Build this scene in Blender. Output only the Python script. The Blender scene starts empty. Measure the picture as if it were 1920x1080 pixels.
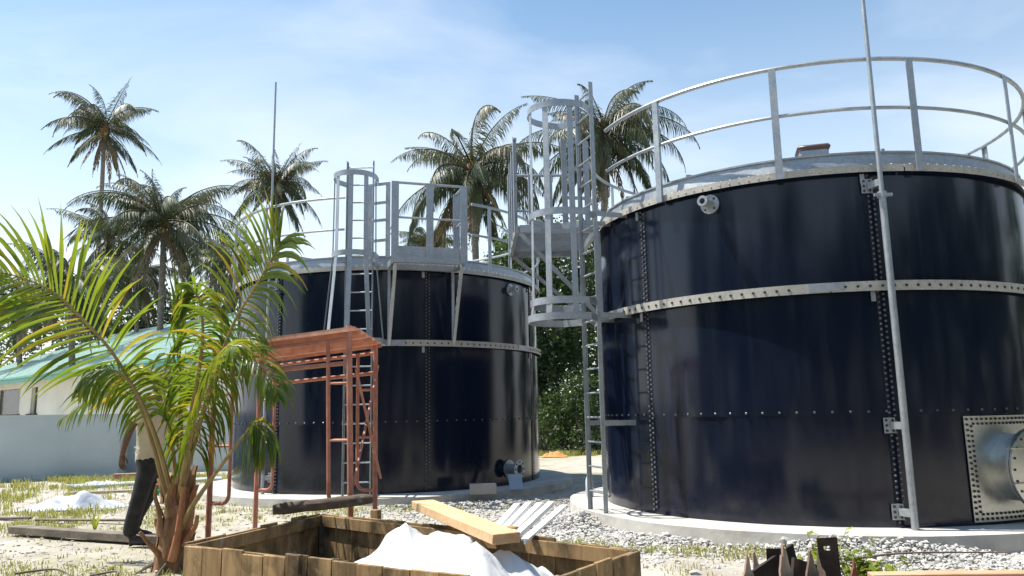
import bpy, bmesh, math, random
from math import sin, cos, pi, radians, sqrt, atan2
from mathutils import Vector, Matrix, noise

random.seed(7)
scene = bpy.context.scene
COL = scene.collection

# ------------------------------------------------------------------ camera
CAM_Z = 1.309
cam_data = bpy.data.cameras.new("camera")
cam_data.lens = 26.91
cam_data.sensor_width = 36.0
cam_data.clip_start = 0.05
cam_data.clip_end = 3000.0
cam = bpy.data.objects.new("camera", cam_data)
COL.objects.link(cam)
_pitch, _roll = 0.1618, 0.0187
cam.matrix_world = (Matrix.Translation((0, 0, CAM_Z)) @ Matrix.Rotation(pi / 2 + _pitch, 4, 'X')
                    @ Matrix.Rotation(_roll * -1.0, 4, 'Z'))
scene.camera = cam

# ------------------------------------------------------------------ sky and sun
SUN_EL, SUN_AZ = radians(64), radians(-80)      # azimuth measured from +Y towards +X
world = bpy.data.worlds.new("World")
scene.world = world
world.use_nodes = True
wn, wl = world.node_tree.nodes, world.node_tree.links
wn.clear()
w_out = wn.new('ShaderNodeOutputWorld')
w_bg = wn.new('ShaderNodeBackground')
w_sky = wn.new('ShaderNodeTexSky')
w_sky.sky_type = 'NISHITA'
w_sky.sun_disc = False
w_sky.sun_elevation = SUN_EL
w_sky.sun_rotation = SUN_AZ
w_sky.air_density = 1.1
w_sky.dust_density = 0.8
w_sky.ozone_density = 1.6
w_bg.inputs['Strength'].default_value = 0.102
w_tc = wn.new('ShaderNodeTexCoord')
w_sep = wn.new('ShaderNodeSeparateXYZ')
w_map = wn.new('ShaderNodeMapping')
w_map.inputs['Scale'].default_value = (1.1, 1.1, 3.4)
w_map.inputs['Rotation'].default_value = (0.1, 0.25, 2.1)
w_noise = wn.new('ShaderNodeTexNoise')
w_noise.inputs['Scale'].default_value = 1.9
w_noise.inputs['Detail'].default_value = 7.0
w_noise.inputs['Roughness'].default_value = 0.55
w_noise.inputs['Distortion'].default_value = 0.35
w_ramp = wn.new('ShaderNodeValToRGB')
w_ramp.color_ramp.elements[0].position = 0.47
w_ramp.color_ramp.elements[1].position = 0.80
w_hr = wn.new('ShaderNodeMapRange')              # more cloud and haze low in the sky, all the way round
w_hr.inputs['From Min'].default_value = 0.0
w_hr.inputs['From Max'].default_value = 0.56
w_hr.inputs['To Min'].default_value = 1.0
w_hr.inputs['To Max'].default_value = 0.0
w_add = wn.new('ShaderNodeMath'); w_add.operation = 'MULTIPLY_ADD'
w_pow = wn.new('ShaderNodeMath'); w_pow.operation = 'POWER'; w_pow.inputs[1].default_value = 1.5
w_mix = wn.new('ShaderNodeMixRGB')
w_mix.inputs['Color2'].default_value = (7.3, 7.45, 7.6, 1)
wl.new(w_tc.outputs['Generated'], w_map.inputs['Vector'])
wl.new(w_tc.outputs['Generated'], w_sep.inputs['Vector'])
wl.new(w_map.outputs['Vector'], w_noise.inputs['Vector'])
wl.new(w_noise.outputs['Fac'], w_ramp.inputs['Fac'])
wl.new(w_sep.outputs['Z'], w_hr.inputs['Value'])
wl.new(w_hr.outputs['Result'], w_pow.inputs[0])
wl.new(w_ramp.outputs['Color'], w_add.inputs[0])
w_add.inputs[1].default_value = 0.32
wl.new(w_pow.outputs[0], w_add.inputs[2])
w_add.use_clamp = True
wl.new(w_add.outputs[0], w_mix.inputs['Fac'])
w_tint = wn.new('ShaderNodeMixRGB'); w_tint.blend_type = 'MULTIPLY'; w_tint.inputs['Fac'].default_value = 1.0
w_tint.inputs['Color2'].default_value = (0.86, 1.04, 1.04, 1)     # clear maritime air: cyan rather than violet
wl.new(w_sky.outputs['Color'], w_tint.inputs['Color1'])
wl.new(w_tint.outputs['Color'], w_mix.inputs['Color1'])
wl.new(w_mix.outputs['Color'], w_bg.inputs['Color'])
wl.new(w_bg.outputs['Background'], w_out.inputs['Surface'])

sun_data = bpy.data.lights.new("sun", 'SUN')
sun_data.energy = 4.9
sun_data.angle = radians(0.53)
sun_data.color = (1.0, 0.955, 0.88)
sun = bpy.data.objects.new("sun", sun_data)
COL.objects.link(sun)
_sd = Vector((sin(SUN_AZ) * cos(SUN_EL), cos(SUN_AZ) * cos(SUN_EL), sin(SUN_EL)))
sun.rotation_euler = _sd.to_track_quat('Z', 'Y').to_euler()
sun.location = (-20, 4, 40)

scene.view_settings.view_transform = 'Standard'
scene.view_settings.look = 'None'
scene.view_settings.gamma = 1.0
scene.view_settings.exposure = 0.86
scene.view_settings.use_curve_mapping = False
scene.render.engine = 'CYCLES'

# ------------------------------------------------------------------ materials
def new_mat(name):
    m = bpy.data.materials.new(name)
    m.use_nodes = True
    nt = m.node_tree
    b = nt.nodes['Principled BSDF']
    return m, nt, b

def coords(nt, kind='Object', scale=(1, 1, 1)):
    tc = nt.nodes.new('ShaderNodeTexCoord')
    mp = nt.nodes.new('ShaderNodeMapping')
    mp.inputs['Scale'].default_value = scale
    nt.links.new(tc.outputs[kind], mp.inputs['Vector'])
    return mp.outputs['Vector']

def noise_tex(nt, vec, scale, detail=4, rough=0.55, dist=0.0):
    n = nt.nodes.new('ShaderNodeTexNoise')
    n.inputs['Scale'].default_value = scale
    n.inputs['Detail'].default_value = detail
    n.inputs['Roughness'].default_value = rough
    n.inputs['Distortion'].default_value = dist
    nt.links.new(vec, n.inputs['Vector'])
    return n.outputs['Fac']

def ramp(nt, fac, stops):
    r = nt.nodes.new('ShaderNodeValToRGB')
    cr = r.color_ramp
    while len(cr.elements) < len(stops):
        cr.elements.new(0.5)
    for e, (p, c) in zip(cr.elements, stops):
        e.position = p
        e.color = (c[0], c[1], c[2], 1) if not isinstance(c, (int, float)) else (c, c, c, 1)
    nt.links.new(fac, r.inputs['Fac'])
    return r.outputs['Color']

def mix(nt, a, b, fac, mode='MIX'):
    x = nt.nodes.new('ShaderNodeMixRGB')
    x.blend_type = mode
    for sock, v in ((x.inputs['Fac'], fac), (x.inputs['Color1'], a), (x.inputs['Color2'], b)):
        if hasattr(v, 'links'):
            nt.links.new(v, sock)
        elif isinstance(v, (int, float)):
            sock.default_value = v
        else:
            sock.default_value = (v[0], v[1], v[2], 1)
    return x.outputs['Color']

def bump(nt, b, height, strength=0.3, dist=0.02):
    bp = nt.nodes.new('ShaderNodeBump')
    bp.inputs['Strength'].default_value = strength
    bp.inputs['Distance'].default_value = dist
    nt.links.new(height, bp.inputs['Height'])
    nt.links.new(bp.outputs['Normal'], b.inputs['Normal'])

def obj_random(nt):
    o = nt.nodes.new('ShaderNodeObjectInfo')
    return o.outputs['Random']

def simple(name, c1, c2, scale=6, rough=0.6, metal=0.0, bstr=0.15, stretch=(1, 1, 1), spec=0.5, rvar=0.15, detail=5):
    m, nt, b = new_mat(name)
    v = coords(nt, 'Object', stretch)
    f = noise_tex(nt, v, scale, detail)
    nt.links.new(ramp(nt, f, [(0.3, c1), (0.7, c2)]), b.inputs['Base Color'])
    b.inputs['Metallic'].default_value = metal
    b.inputs['Specular IOR Level'].default_value = spec
    f2 = noise_tex(nt, v, scale * 2.3, 4)
    nt.links.new(ramp(nt, f2, [(0.25, max(rough - rvar, 0.02)), (0.75, min(rough + rvar, 1))]), b.inputs['Roughness'])
    if bstr:
        bump(nt, b, noise_tex(nt, v, scale * 5, 4), bstr, 0.01)
    return m

M = {}

def make_enamel(name, base):
    m, nt, b = new_mat(name)
    v = coords(nt, 'Object')
    vs = coords(nt, 'Object', (3.0, 3.0, 0.10))
    rain = noise_tex(nt, vs, 3.0, 5, 0.6)
    mottle = noise_tex(nt, v, 3.4, 6, 0.65)
    sep = nt.nodes.new('ShaderNodeSeparateXYZ')
    nt.links.new(v, sep.inputs['Vector'])
    mr = nt.nodes.new('ShaderNodeMapRange')      # mottled grey-brown on the lowest half metre, strongest at the foot
    mr.inputs['From Min'].default_value = 0.0
    mr.inputs['From Max'].default_value = 0.5
    mr.inputs['To Min'].default_value = 0.30
    mr.inputs['To Max'].default_value = 0.0
    nt.links.new(sep.outputs['Z'], mr.inputs['Value'])
    mul = nt.nodes.new('ShaderNodeMath'); mul.operation = 'MULTIPLY'
    nt.links.new(mr.outputs['Result'], mul.inputs[0])
    nt.links.new(ramp(nt, mottle, [(0.42, 0.0), (0.75, 0.8)]), mul.inputs[1])
    spots = noise_tex(nt, v, 17, 3, 0.5)
    c = mix(nt, base, (0.03, 0.034, 0.042), ramp(nt, rain, [(0.55, 0.0), (0.8, 0.22)]))
    c = mix(nt, c, (0.13, 0.12, 0.105), mul.outputs[0])
    c = mix(nt, c, (0.10, 0.10, 0.10), ramp(nt, spots, [(0.74, 0.0), (0.78, 0.25)]))
    nt.links.new(c, b.inputs['Base Color'])
    nt.links.new(ramp(nt, rain, [(0.3, 0.10), (0.75, 0.20)]), b.inputs['Roughness'])
    b.inputs['Specular IOR Level'].default_value = 0.42
    h = noise_tex(nt, coords(nt, 'Object', (1.5, 1.5, 0.10)), 2.2, 2, 0.45)
    bump(nt, b, h, 0.03, 0.05)
    return m
M['enamel'] = make_enamel('navy_enamel', (0.0050, 0.0088, 0.0215))

def make_galv(name, lo, hi, metal=0.55, rough=0.42):
    m, nt, b = new_mat(name)
    v = coords(nt, 'Object')
    vo = nt.nodes.new('ShaderNodeTexVoronoi')
    vo.inputs['Scale'].default_value = 38
    nt.links.new(v, vo.inputs['Vector'])
    n = noise_tex(nt, v, 3.0, 6, 0.65)
    f = mix(nt, vo.outputs['Color'], n, 0.75)
    nt.links.new(ramp(nt, f, [(0.3, lo), (0.7, hi)]), b.inputs['Base Color'])
    b.inputs['Metallic'].default_value = metal
    nt.links.new(ramp(nt, n, [(0.3, rough - 0.1), (0.7, rough + 0.14)]), b.inputs['Roughness'])
    bump(nt, b, n, 0.06, 0.01)
    return m
M['galv'] = make_galv('galvanised_steel', (0.26, 0.285, 0.31), (0.40, 0.425, 0.445))
M['galv_dull'] = make_galv('dusty_galvanised_steel', (0.30, 0.29, 0.255), (0.48, 0.46, 0.41), 0.2, 0.6)
M['steel'] = make_galv('brushed_stainless_steel', (0.50, 0.50, 0.47), (0.62, 0.62, 0.58), 0.9, 0.34)
M['bolt_dark'] = simple('dark_bolt', (0.02, 0.02, 0.02), (0.06, 0.055, 0.05), 20, 0.5, 0.3, 0.0)
M['bolt_cap'] = simple('pale_bolt_cap', (0.05, 0.05, 0.055), (0.19, 0.19, 0.19), 9, 0.35, 0.3, 0.0)
M['hatch'] = simple('brown_hatch_paint', (0.06, 0.03, 0.025), (0.10, 0.055, 0.045), 8, 0.35)
M['scaffold'] = simple('weathered_red_oxide_paint', (0.32, 0.115, 0.075), (0.50, 0.225, 0.155), 9, 0.66, 0.0, 0.2)
M['scaffold_deck'] = simple('worn_orange_deck_paint', (0.58, 0.24, 0.16), (0.74, 0.42, 0.31), 5, 0.6, 0.0, 0.2, (1, 4, 1))
M['rust'] = simple('rusty_steel', (0.015, 0.012, 0.011), (0.06, 0.035, 0.025), 9, 0.75, 0.2, 0.4)
M['rust_red'] = simple('red_rusted_steel', (0.14, 0.05, 0.03), (0.30, 0.12, 0.07), 9, 0.8, 0.1, 0.4)
M['concrete'] = simple('cast_concrete', (0.34, 0.325, 0.30), (0.54, 0.52, 0.475), 3.0, 0.9, 0, 0.5, spec=0.2)
M['block'] = simple('grey_block', (0.30, 0.29, 0.27), (0.42, 0.40, 0.38), 6, 0.9, 0, 0.5, spec=0.2)

def make_wood(name, c1, c2, stain, stain_amt, scale=(1.5, 18, 18), rough=0.8, splash=1.0):
    m, nt, b = new_mat(name)
    v = coords(nt, 'Object', scale)
    g = noise_tex(nt, v, 2.0, 7, 0.62, 0.6)
    c = ramp(nt, g, [(0.28, c1), (0.72, c2)])
    s = noise_tex(nt, coords(nt, 'Object', (1, 1, 1)), 3.2, 6, 0.62, 0.4)
    c = mix(nt, c, stain, ramp(nt, s, [(0.44, 0.0), (0.64, stain_amt)]))
    s2 = noise_tex(nt, coords(nt, 'Object', (1, 1, 1)), 11, 5, 0.7, 0.2)
    c = mix(nt, c, (0.42, 0.40, 0.36), ramp(nt, s2, [(0.60, 0.0), (0.72, 0.55 * splash)]))
    rr = ramp(nt, obj_random(nt), [(0.0, 0.60), (1.0, 1.2)])
    c = mix(nt, c, rr, 1.0, 'MULTIPLY')
    nt.links.new(c, b.inputs['Base Color'])
    b.inputs['Roughness'].default_value = rough
    b.inputs['Specular IOR Level'].default_value = 0.25
    bump(nt, b, g, 0.4, 0.008)
    return m
M['form_ply'] = make_wood('stained_formwork_board', (0.20, 0.12, 0.055), (0.40, 0.27, 0.13), (0.025, 0.02, 0.014), 0.85, (10, 10, 1.2))
M['timber'] = make_wood('fresh_sawn_timber', (0.50, 0.31, 0.16), (0.68, 0.47, 0.28), (0.42, 0.24, 0.12), 0.5, (1.2, 16, 16), 0.65, 0.3)
M['grey_timber'] = make_wood('sun_bleached_timber', (0.26, 0.22, 0.18), (0.44, 0.38, 0.31), (0.14, 0.11, 0.09), 0.6, (1.2, 14, 14), 0.85)
M['dark_timber'] = make_wood('wet_dark_timber', (0.07, 0.055, 0.04), (0.16, 0.12, 0.09), (0.03, 0.025, 0.02), 0.6, (1.2, 14, 14), 0.85)
M['splinter'] = make_wood('splintered_board', (0.20, 0.13, 0.10), (0.46, 0.35, 0.28), (0.12, 0.05, 0.04), 0.6, (16, 16, 1.0), 0.85)

def make_plastic(name, col, trans=0.35, rough=0.35):
    m, nt, b = new_mat(name)
    b.inputs['Base Color'].default_value = (*col, 1)
    b.inputs['Roughness'].default_value = rough
    t = nt.nodes.new('ShaderNodeBsdfTranslucent')
    t.inputs['Color'].default_value = (*col, 1)
    ms = nt.nodes.new('ShaderNodeMixShader')
    ms.inputs['Fac'].default_value = trans
    out = nt.nodes['Material Output']
    nt.links.new(b.outputs[0], ms.inputs[1]); nt.links.new(t.outputs[0], ms.inputs[2])
    nt.links.new(ms.outputs[0], out.inputs['Surface'])
    v = coords(nt, 'Object')
    bump(nt, b, noise_tex(nt, v, 9, 6, 0.6, 0.5), 0.5, 0.02)
    return m
M['sheet'] = make_plastic('white_plastic_sheet', (0.82, 0.83, 0.84))
M['film'] = make_plastic('cloudy_plastic_film', (0.62, 0.66, 0.74), 0.3, 0.25)
M['upvc'] = simple('white_painted_profile', (0.74, 0.75, 0.76), (0.82, 0.82, 0.82), 5, 0.4, 0, 0.02)
M['green_plastic'] = simple('green_plastic', (0.0, 0.36, 0.13), (0.01, 0.46, 0.18), 5, 0.35, 0, 0.0)
M['pipe'] = simple('pale_blue_grey_pipe', (0.34, 0.40, 0.43), (0.48, 0.54, 0.56), 5, 0.45, 0, 0.02)
M['bluegrey_wall'] = simple('blue_grey_render', (0.47, 0.53, 0.55), (0.57, 0.63, 0.64), 0.9, 0.9, 0, 0.3, spec=0.2)
M['cream_wall'] = simple('cream_render', (0.54, 0.53, 0.46), (0.68, 0.67, 0.60), 0.8, 0.9, 0, 0.25, spec=0.2)
M['fascia'] = simple('sea_green_fascia', (0.06, 0.28, 0.22), (0.09, 0.34, 0.27), 3, 0.4, 0, 0.02)
M['dark_window'] = simple('dark_window_glass', (0.012, 0.016, 0.015), (0.03, 0.035, 0.032), 3, 0.15, 0, 0.0)
M['brick'] = simple('red_brown_brick', (0.25, 0.12, 0.08), (0.38, 0.22, 0.16), 8, 0.9, 0, 0.4)
M['orange'] = simple('orange_tarp', (0.48, 0.20, 0.05), (0.60, 0.28, 0.08), 5, 0.6, 0, 0.2)
M['orange_beam'] = simple('peach_painted_beam', (0.42, 0.22, 0.13), (0.56, 0.34, 0.22), 3, 0.7, 0, 0.3)
M['teal_beam'] = simple('pale_teal_painted_beam', (0.30, 0.44, 0.42), (0.46, 0.56, 0.54), 3, 0.6, 0, 0.2)
M['blue_sheet'] = simple('pale_blue_board', (0.28, 0.38, 0.48), (0.36, 0.46, 0.56), 4, 0.5, 0, 0.05)
M['skin'] = simple('brown_skin', (0.10, 0.05, 0.035), (0.15, 0.075, 0.05), 12, 0.5, 0, 0.1)
M['shirt'] = simple('beige_cotton', (0.46, 0.40, 0.29), (0.56, 0.50, 0.38), 5, 0.9, 0, 0.3)
M['trousers'] = simple('black_cotton', (0.010, 0.011, 0.013), (0.022, 0.023, 0.026), 6, 0.85, 0, 0.3)
M['shoe'] = simple('black_rubber_boot', (0.012, 0.011, 0.010), (0.035, 0.03, 0.027), 9, 0.5, 0, 0.2)
M['cap'] = simple('slate_blue_cloth', (0.12, 0.15, 0.21), (0.18, 0.21, 0.28), 9, 0.8, 0, 0.2)
M['print'] = simple('white_shirt_print', (0.78, 0.78, 0.76), (0.82, 0.82, 0.80), 5, 0.8, 0, 0)
M['eye'] = simple('eye_white', (0.6, 0.58, 0.55), (0.65, 0.62, 0.6), 5, 0.3, 0, 0)
M['clear'] = simple('dull_clear_bottle', (0.45, 0.50, 0.52), (0.55, 0.60, 0.62), 5, 0.15, 0, 0)

def make_roof():
    m, nt, b = new_mat('sea_green_roof_sheet')
    v = coords(nt, 'Object')
    n = noise_tex(nt, v, 1.5, 6, 0.6)
    nt.links.new(ramp(nt, n, [(0.3, (0.44, 0.58, 0.53)), (0.7, (0.54, 0.67, 0.62))]), b.inputs['Base Color'])
    b.inputs['Roughness'].default_value = 0.38
    return m
M['roof'] = make_roof()

def make_leaf(name, cols, trans_col, trans=0.45, rough=0.38, vscale=1.0, spec=0.5):
    m, nt, b = new_mat(name)
    v = coords(nt, 'Object')
    n = noise_tex(nt, v, 2.2 * vscale, 3)
    a = nt.nodes.new('ShaderNodeMath'); a.operation = 'MULTIPLY_ADD'
    nt.links.new(obj_random(nt), a.inputs[0]); a.inputs[1].default_value = 0.5
    sub = nt.nodes.new('ShaderNodeMath'); sub.operation = 'SUBTRACT'
    nt.links.new(n, sub.inputs[0]); sub.inputs[1].default_value = 0.25
    nt.links.new(sub.outputs[0], a.inputs[2])
    k = len(cols) - 1
    c = ramp(nt, a.outputs[0], [(0.12 + 0.76 * i / k, x) for i, x in enumerate(cols)])
    nt.links.new(c, b.inputs['Base Color'])
    b.inputs['Roughness'].default_value = rough
    b.inputs['Specular IOR Level'].default_value = spec
    t = nt.nodes.new('ShaderNodeBsdfTranslucent')
    tc = mix(nt, trans_col, c, 0.25)
    nt.links.new(tc, t.inputs['Color'])
    ms = nt.nodes.new('ShaderNodeMixShader')
    ms.inputs['Fac'].default_value = trans
    out = nt.nodes['Material Output']
    nt.links.new(b.outputs[0], ms.inputs[1]); nt.links.new(t.outputs[0], ms.inputs[2])
    nt.links.new(ms.outputs[0], out.inputs['Surface'])
    return m
M['young_leaf'] = make_leaf('young_palm_leaf', [(0.028, 0.065, 0.010), (0.045, 0.10, 0.014), (0.085, 0.14, 0.018), (0.26, 0.24, 0.03)], (0.30, 0.40, 0.015), 0.42, 0.40, 1.6)
M['yellow_leaf'] = make_leaf('yellowing_palm_leaf', [(0.14, 0.15, 0.02), (0.34, 0.28, 0.03), (0.42, 0.30, 0.05)], (0.50, 0.40, 0.02), 0.45, 0.35, 1.2)
M['palm_leaf'] = make_leaf('coconut_palm_leaf', [(0.036, 0.050, 0.024), (0.056, 0.074, 0.034), (0.10, 0.105, 0.055), (0.19, 0.165, 0.105)], (0.10, 0.13, 0.035), 0.25, 0.46, 0.35, 0.4)
M['dry_leaf'] = make_leaf('dry_palm_leaf', [(0.12, 0.085, 0.05), (0.20, 0.15, 0.09)], (0.20, 0.14, 0.07), 0.25, 0.6, 0.5)
M['bush_leaf'] = make_leaf('bush_leaf', [(0.022, 0.045, 0.014), (0.038, 0.07, 0.02), (0.06, 0.10, 0.03)], (0.12, 0.20, 0.03), 0.3, 0.4, 1.6)
M['weed_leaf'] = make_leaf('weed_leaf', [(0.12, 0.17, 0.02), (0.20, 0.24, 0.03), (0.30, 0.30, 0.05)], (0.50, 0.55, 0.05), 0.42, 0.5, 3.0)
M['grass'] = make_leaf('dry_green_grass', [(0.12, 0.15, 0.03), (0.22, 0.23, 0.05), (0.34, 0.30, 0.11)], (0.42, 0.42, 0.08), 0.4, 0.6, 1.2)
M['bark'] = simple('palm_bark', (0.13, 0.11, 0.09), (0.26, 0.23, 0.19), 2.5, 0.9, 0, 0.6, (1, 1, 5), 0.2)
M['sheath'] = simple('fibrous_leaf_sheath', (0.17, 0.09, 0.045), (0.34, 0.20, 0.11), 4.5, 0.85, 0, 0.7, (4, 4, 1.2), 0.2)
M['sheath_orange'] = simple('dry_orange_leaf_stalk', (0.34, 0.13, 0.06), (0.50, 0.24, 0.12), 5, 0.7, 0, 0.4, (3, 3, 1), 0.3)
M['stalk'] = simple('palm_leaf_stalk', (0.20, 0.14, 0.045), (0.34, 0.24, 0.09), 4, 0.5, 0, 0.2, (3, 3, 1))
M['twig'] = simple('dry_twig', (0.09, 0.07, 0.055), (0.18, 0.14, 0.11), 6, 0.9, 0, 0.4)
M['stone'] = simple('coral_gravel', (0.27, 0.265, 0.255), (0.56, 0.545, 0.515), 11, 0.95, 0, 0.4, spec=0.2)

def make_ground():
    m, nt, b = new_mat('coral_sand')
    v = coords(nt, 'Object')
    big = noise_tex(nt, v, 0.35, 5, 0.6)
    mid = noise_tex(nt, v, 2.2, 7, 0.7)
    fine = noise_tex(nt, v, 26, 6, 0.75)
    c = ramp(nt, mid, [(0.3, (0.29, 0.255, 0.21)), (0.55, (0.43, 0.40, 0.345)), (0.75, (0.54, 0.51, 0.46))])
    c = mix(nt, c, (0.26, 0.25, 0.13), ramp(nt, big, [(0.50, 0.0), (0.66, 0.55)]))
    c = mix(nt, c, (0.20, 0.16, 0.12), ramp(nt, fine, [(0.58, 0.0), (0.74, 0.55)]))
    nt.links.new(c, b.inputs['Base Color'])
    b.inputs['Roughness'].default_value = 1.0
    b.inputs['Specular IOR Level'].default_value = 0.1
    h = mix(nt, mid, fine, 0.45)
    bump(nt, b, h, 0.9, 0.05)
    return m
M['ground'] = make_ground()

# ------------------------------------------------------------------ mesh helpers
def V(*a):
    return Vector(a)

class MB:
    def __init__(self):
        self.v = []; self.f = []; self.sm = []
    def add(self, vs, fs, smooth=False):
        o = len(self.v)
        self.v += [tuple(p) for p in vs]
        self.f += [tuple(i + o for i in f) for f in fs]
        self.sm += [smooth] * len(fs)
        return self
    def box(self, c, s, R=None, ch=0.0):
        hx, hy, hz = s[0] / 2, s[1] / 2, s[2] / 2
        c = Vector(c)
        if ch <= 0:
            P = [V(x, y, z) for x in (-hx, hx) for y in (-hy, hy) for z in (-hz, hz)]
            F = [(0, 1, 3, 2), (4, 6, 7, 5), (0, 4, 5, 1), (2, 3, 7, 6), (0, 2, 6, 4), (1, 5, 7, 3)]
        else:
            ch = min(ch, hx * .9, hy * .9, hz * .9)
            bm = bmesh.new()
            bmesh.ops.create_cube(bm, size=1.0)
            for q in bm.verts:
                q.co = V(q.co.x * 2 * hx, q.co.y * 2 * hy, q.co.z * 2 * hz)
            bmesh.ops.bevel(bm, geom=bm.edges[:], offset=ch, segments=1, affect='EDGES')
            bm.verts.index_update()
            P = [q.co.copy() for q in bm.verts]
            F = [tuple(q.index for q in f.verts) for f in bm.faces]
            bm.free()
        if R is not None:
            P = [R @ p for p in P]
        return self.add([p + c for p in P], F)
    def beam(self, p0, p1, w, h, up=(0, 0, 1), ch=0.0):
        p0, p1 = Vector(p0), Vector(p1)
        d = (p1 - p0)
        L = d.length
        x = d / L
        u = Vector(up)
        y = u.cross(x)
        if y.length < 1e-4:
            y = V(1, 0, 0).cross(x)
        y.normalize()
        z = x.cross(y)
        R = Matrix((x, y, z)).transposed()
        return self.box((p0 + p1) / 2, (L, w, h), R, ch)
    def tube(self, pts, r, n=8, closed=False, caps=True):
        pts = [Vector(p) for p in pts]
        k = len(pts)
        rs = r if isinstance(r, (list, tuple)) else [r] * k
        vs, fs = [], []
        prev = None
        for i, p in enumerate(pts):
            a = pts[(i - 1) % k] if (closed or i > 0) else p
            b = pts[(i + 1) % k] if (closed or i < k - 1) else p
            t = (b - a).normalized()
            if prev is None:
                ref = V(0, 0, 1) if abs(t.z) < 0.9 else V(1, 0, 0)
                x = ref.cross(t).normalized()
            else:
                x = (prev - t * prev.dot(t))
                x = x.normalized() if x.length > 1e-6 else V(1, 0, 0).cross(t).normalized()
            prev = x
            y = t.cross(x)
            for j in range(n):
                an = 2 * pi * j / n
                vs.append(p + (x * cos(an) + y * sin(an)) * rs[i])
        m = k if closed else k - 1
        for i in range(m):
            for j in range(n):
                a0 = i * n + j; a1 = i * n + (j + 1) % n
                b0 = ((i + 1) % k) * n + j; b1 = ((i + 1) % k) * n + (j + 1) % n
                fs.append((a0, a1, b1, b0))
        self.add(vs, fs, True)
        if caps and not closed:
            self.add(vs[:n], [tuple(range(n - 1, -1, -1))]); self.add(vs[-n:], [tuple(range(n))])
        return self
    def sweep(self, pts, side, up, w, t, closed=False):
        # rectangular bar along pts; side/up are lists of unit vectors (half sizes w, t)
        k = len(pts)
        vs, fs = [], []
        for p, s, u in zip(pts, side, up):
            p, s, u = Vector(p), Vector(s), Vector(u)
            vs += [p - s * w - u * t, p + s * w - u * t, p + s * w + u * t, p - s * w + u * t]
        m = k if closed else k - 1
        for i in range(m):
            j = (i + 1) % k
            for q in range(4):
                q2 = (q + 1) % 4
                fs.append((i * 4 + q, i * 4 + q2, j * 4 + q2, j * 4 + q))
        if not closed:
            fs += [(3, 2, 1, 0), tuple((k - 1) * 4 + q for q in range(4))]
        return self.add(vs, fs, False)
    def ring(self, prof, a0, a1, n):
        # closed profile [(r, z)] swept from angle a0 to a1 round z
        full = abs(a1 - a0) >= 2 * pi - 1e-5
        vs, fs = [], []
        k = len(prof)
        cnt = n if full else n + 1
        for i in range(cnt):
            a = a0 + (a1 - a0) * i / n
            for r, z in prof:
                vs.append((r * cos(a), r * sin(a), z))
        for i in range(n):
            i2 = (i + 1) % cnt
            for q in range(k):
                q2 = (q + 1) % k
                fs.append((i * k + q, i2 * k + q, i2 * k + q2, i * k + q2))
        self.add(vs, fs, True)
        if not full:
            self.add(vs[:k], [tuple(range(k))]); self.add(vs[-k:], [tuple(range(k - 1, -1, -1))])
        return self
    def lathe(self, prof, axis_o, axis_d, n=24):
        o, d = Vector(axis_o), Vector(axis_d).normalized()
        x = (V(0, 0, 1) if abs(d.z) < .9 else V(1, 0, 0)).cross(d).normalized()
        y = d.cross(x)
        vs, fs = [], []
        for r, h in prof:
            for j in range(n):
                a = 2 * pi * j / n
                vs.append(o + d * h + (x * cos(a) + y * sin(a)) * r)
        for i in range(len(prof) - 1):
            for j in range(n):
                j2 = (j + 1) % n
                fs.append((i * n + j, i * n + j2, (i + 1) * n + j2, (i + 1) * n + j))
        self.add(vs, fs, True)
        if prof[0][0] > 1e-4:
            self.add(vs[:n], [tuple(range(n - 1, -1, -1))])
        if prof[-1][0] > 1e-4:
            self.add(vs[-n:], [tuple(range(n))])
        return self
    def bolt(self, p, d, r, h):
        return self.lathe([(r, -h * .3), (r, h * .6), (r * .55, h)], p, d, 6)
    def mesh(self, name, mat, org=(0, 0, 0), sharp=40):
        me = bpy.data.meshes.new(name)
        o = Vector(org)
        me.from_pydata([(a[0] - o.x, a[1] - o.y, a[2] - o.z) for a in self.v], [], self.f)
        me.validate()
        if len(me.polygons) == len(self.sm):
            me.polygons.foreach_set('use_smooth', self.sm)
        bm = bmesh.new(); bm.from_mesh(me)
        if not getattr(self, 'open', False):
            bmesh.ops.remove_doubles(bm, verts=bm.verts, dist=1e-5)
            bmesh.ops.recalc_face_normals(bm, faces=bm.faces)
        bm.to_mesh(me); bm.free()
        me.set_sharp_from_angle(angle=radians(sharp))
        me.materials.append(M[mat] if isinstance(mat, str) else mat)
        return me
    def build(self, name, mat, parent=None, org=None, sharp=40):
        if org is None:
            org = (0, 0, 0)
        o = bpy.data.objects.new(name, self.mesh(name, mat, org, sharp))
        COL.objects.link(o)
        if parent is not None:
            o.parent = parent
        else:
            o.location = org
        return o

def empty(name, loc=(0, 0, 0), rz=0.0):
    e = bpy.data.objects.new(name, None)
    e.empty_display_size = 0.1
    e.location = loc
    e.rotation_euler = (0, 0, rz)
    COL.objects.link(e)
    return e

def tag(o, label, cat, group=None):
    o['label'] = label; o['category'] = cat
    if group:
        o['group'] = group
    return o

def part(mb, name, mat, root, sharp=40):
    """child mesh given in world coordinates of an unrotated root"""
    o, q = Vector((0, 0, 0)), root
    while q is not None:
        o = o + q.location
        q = q.parent
    return mb.build(name, mat, root, tuple(o), sharp)

def stuff(o):
    o['kind'] = 'stuff'
    return o

def arc_pts(r, z, a0, a1, n):
    return [(r * cos(a0 + (a1 - a0) * i / n), r * sin(a0 + (a1 - a0) * i / n), z) for i in range(n + 1)]

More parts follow.
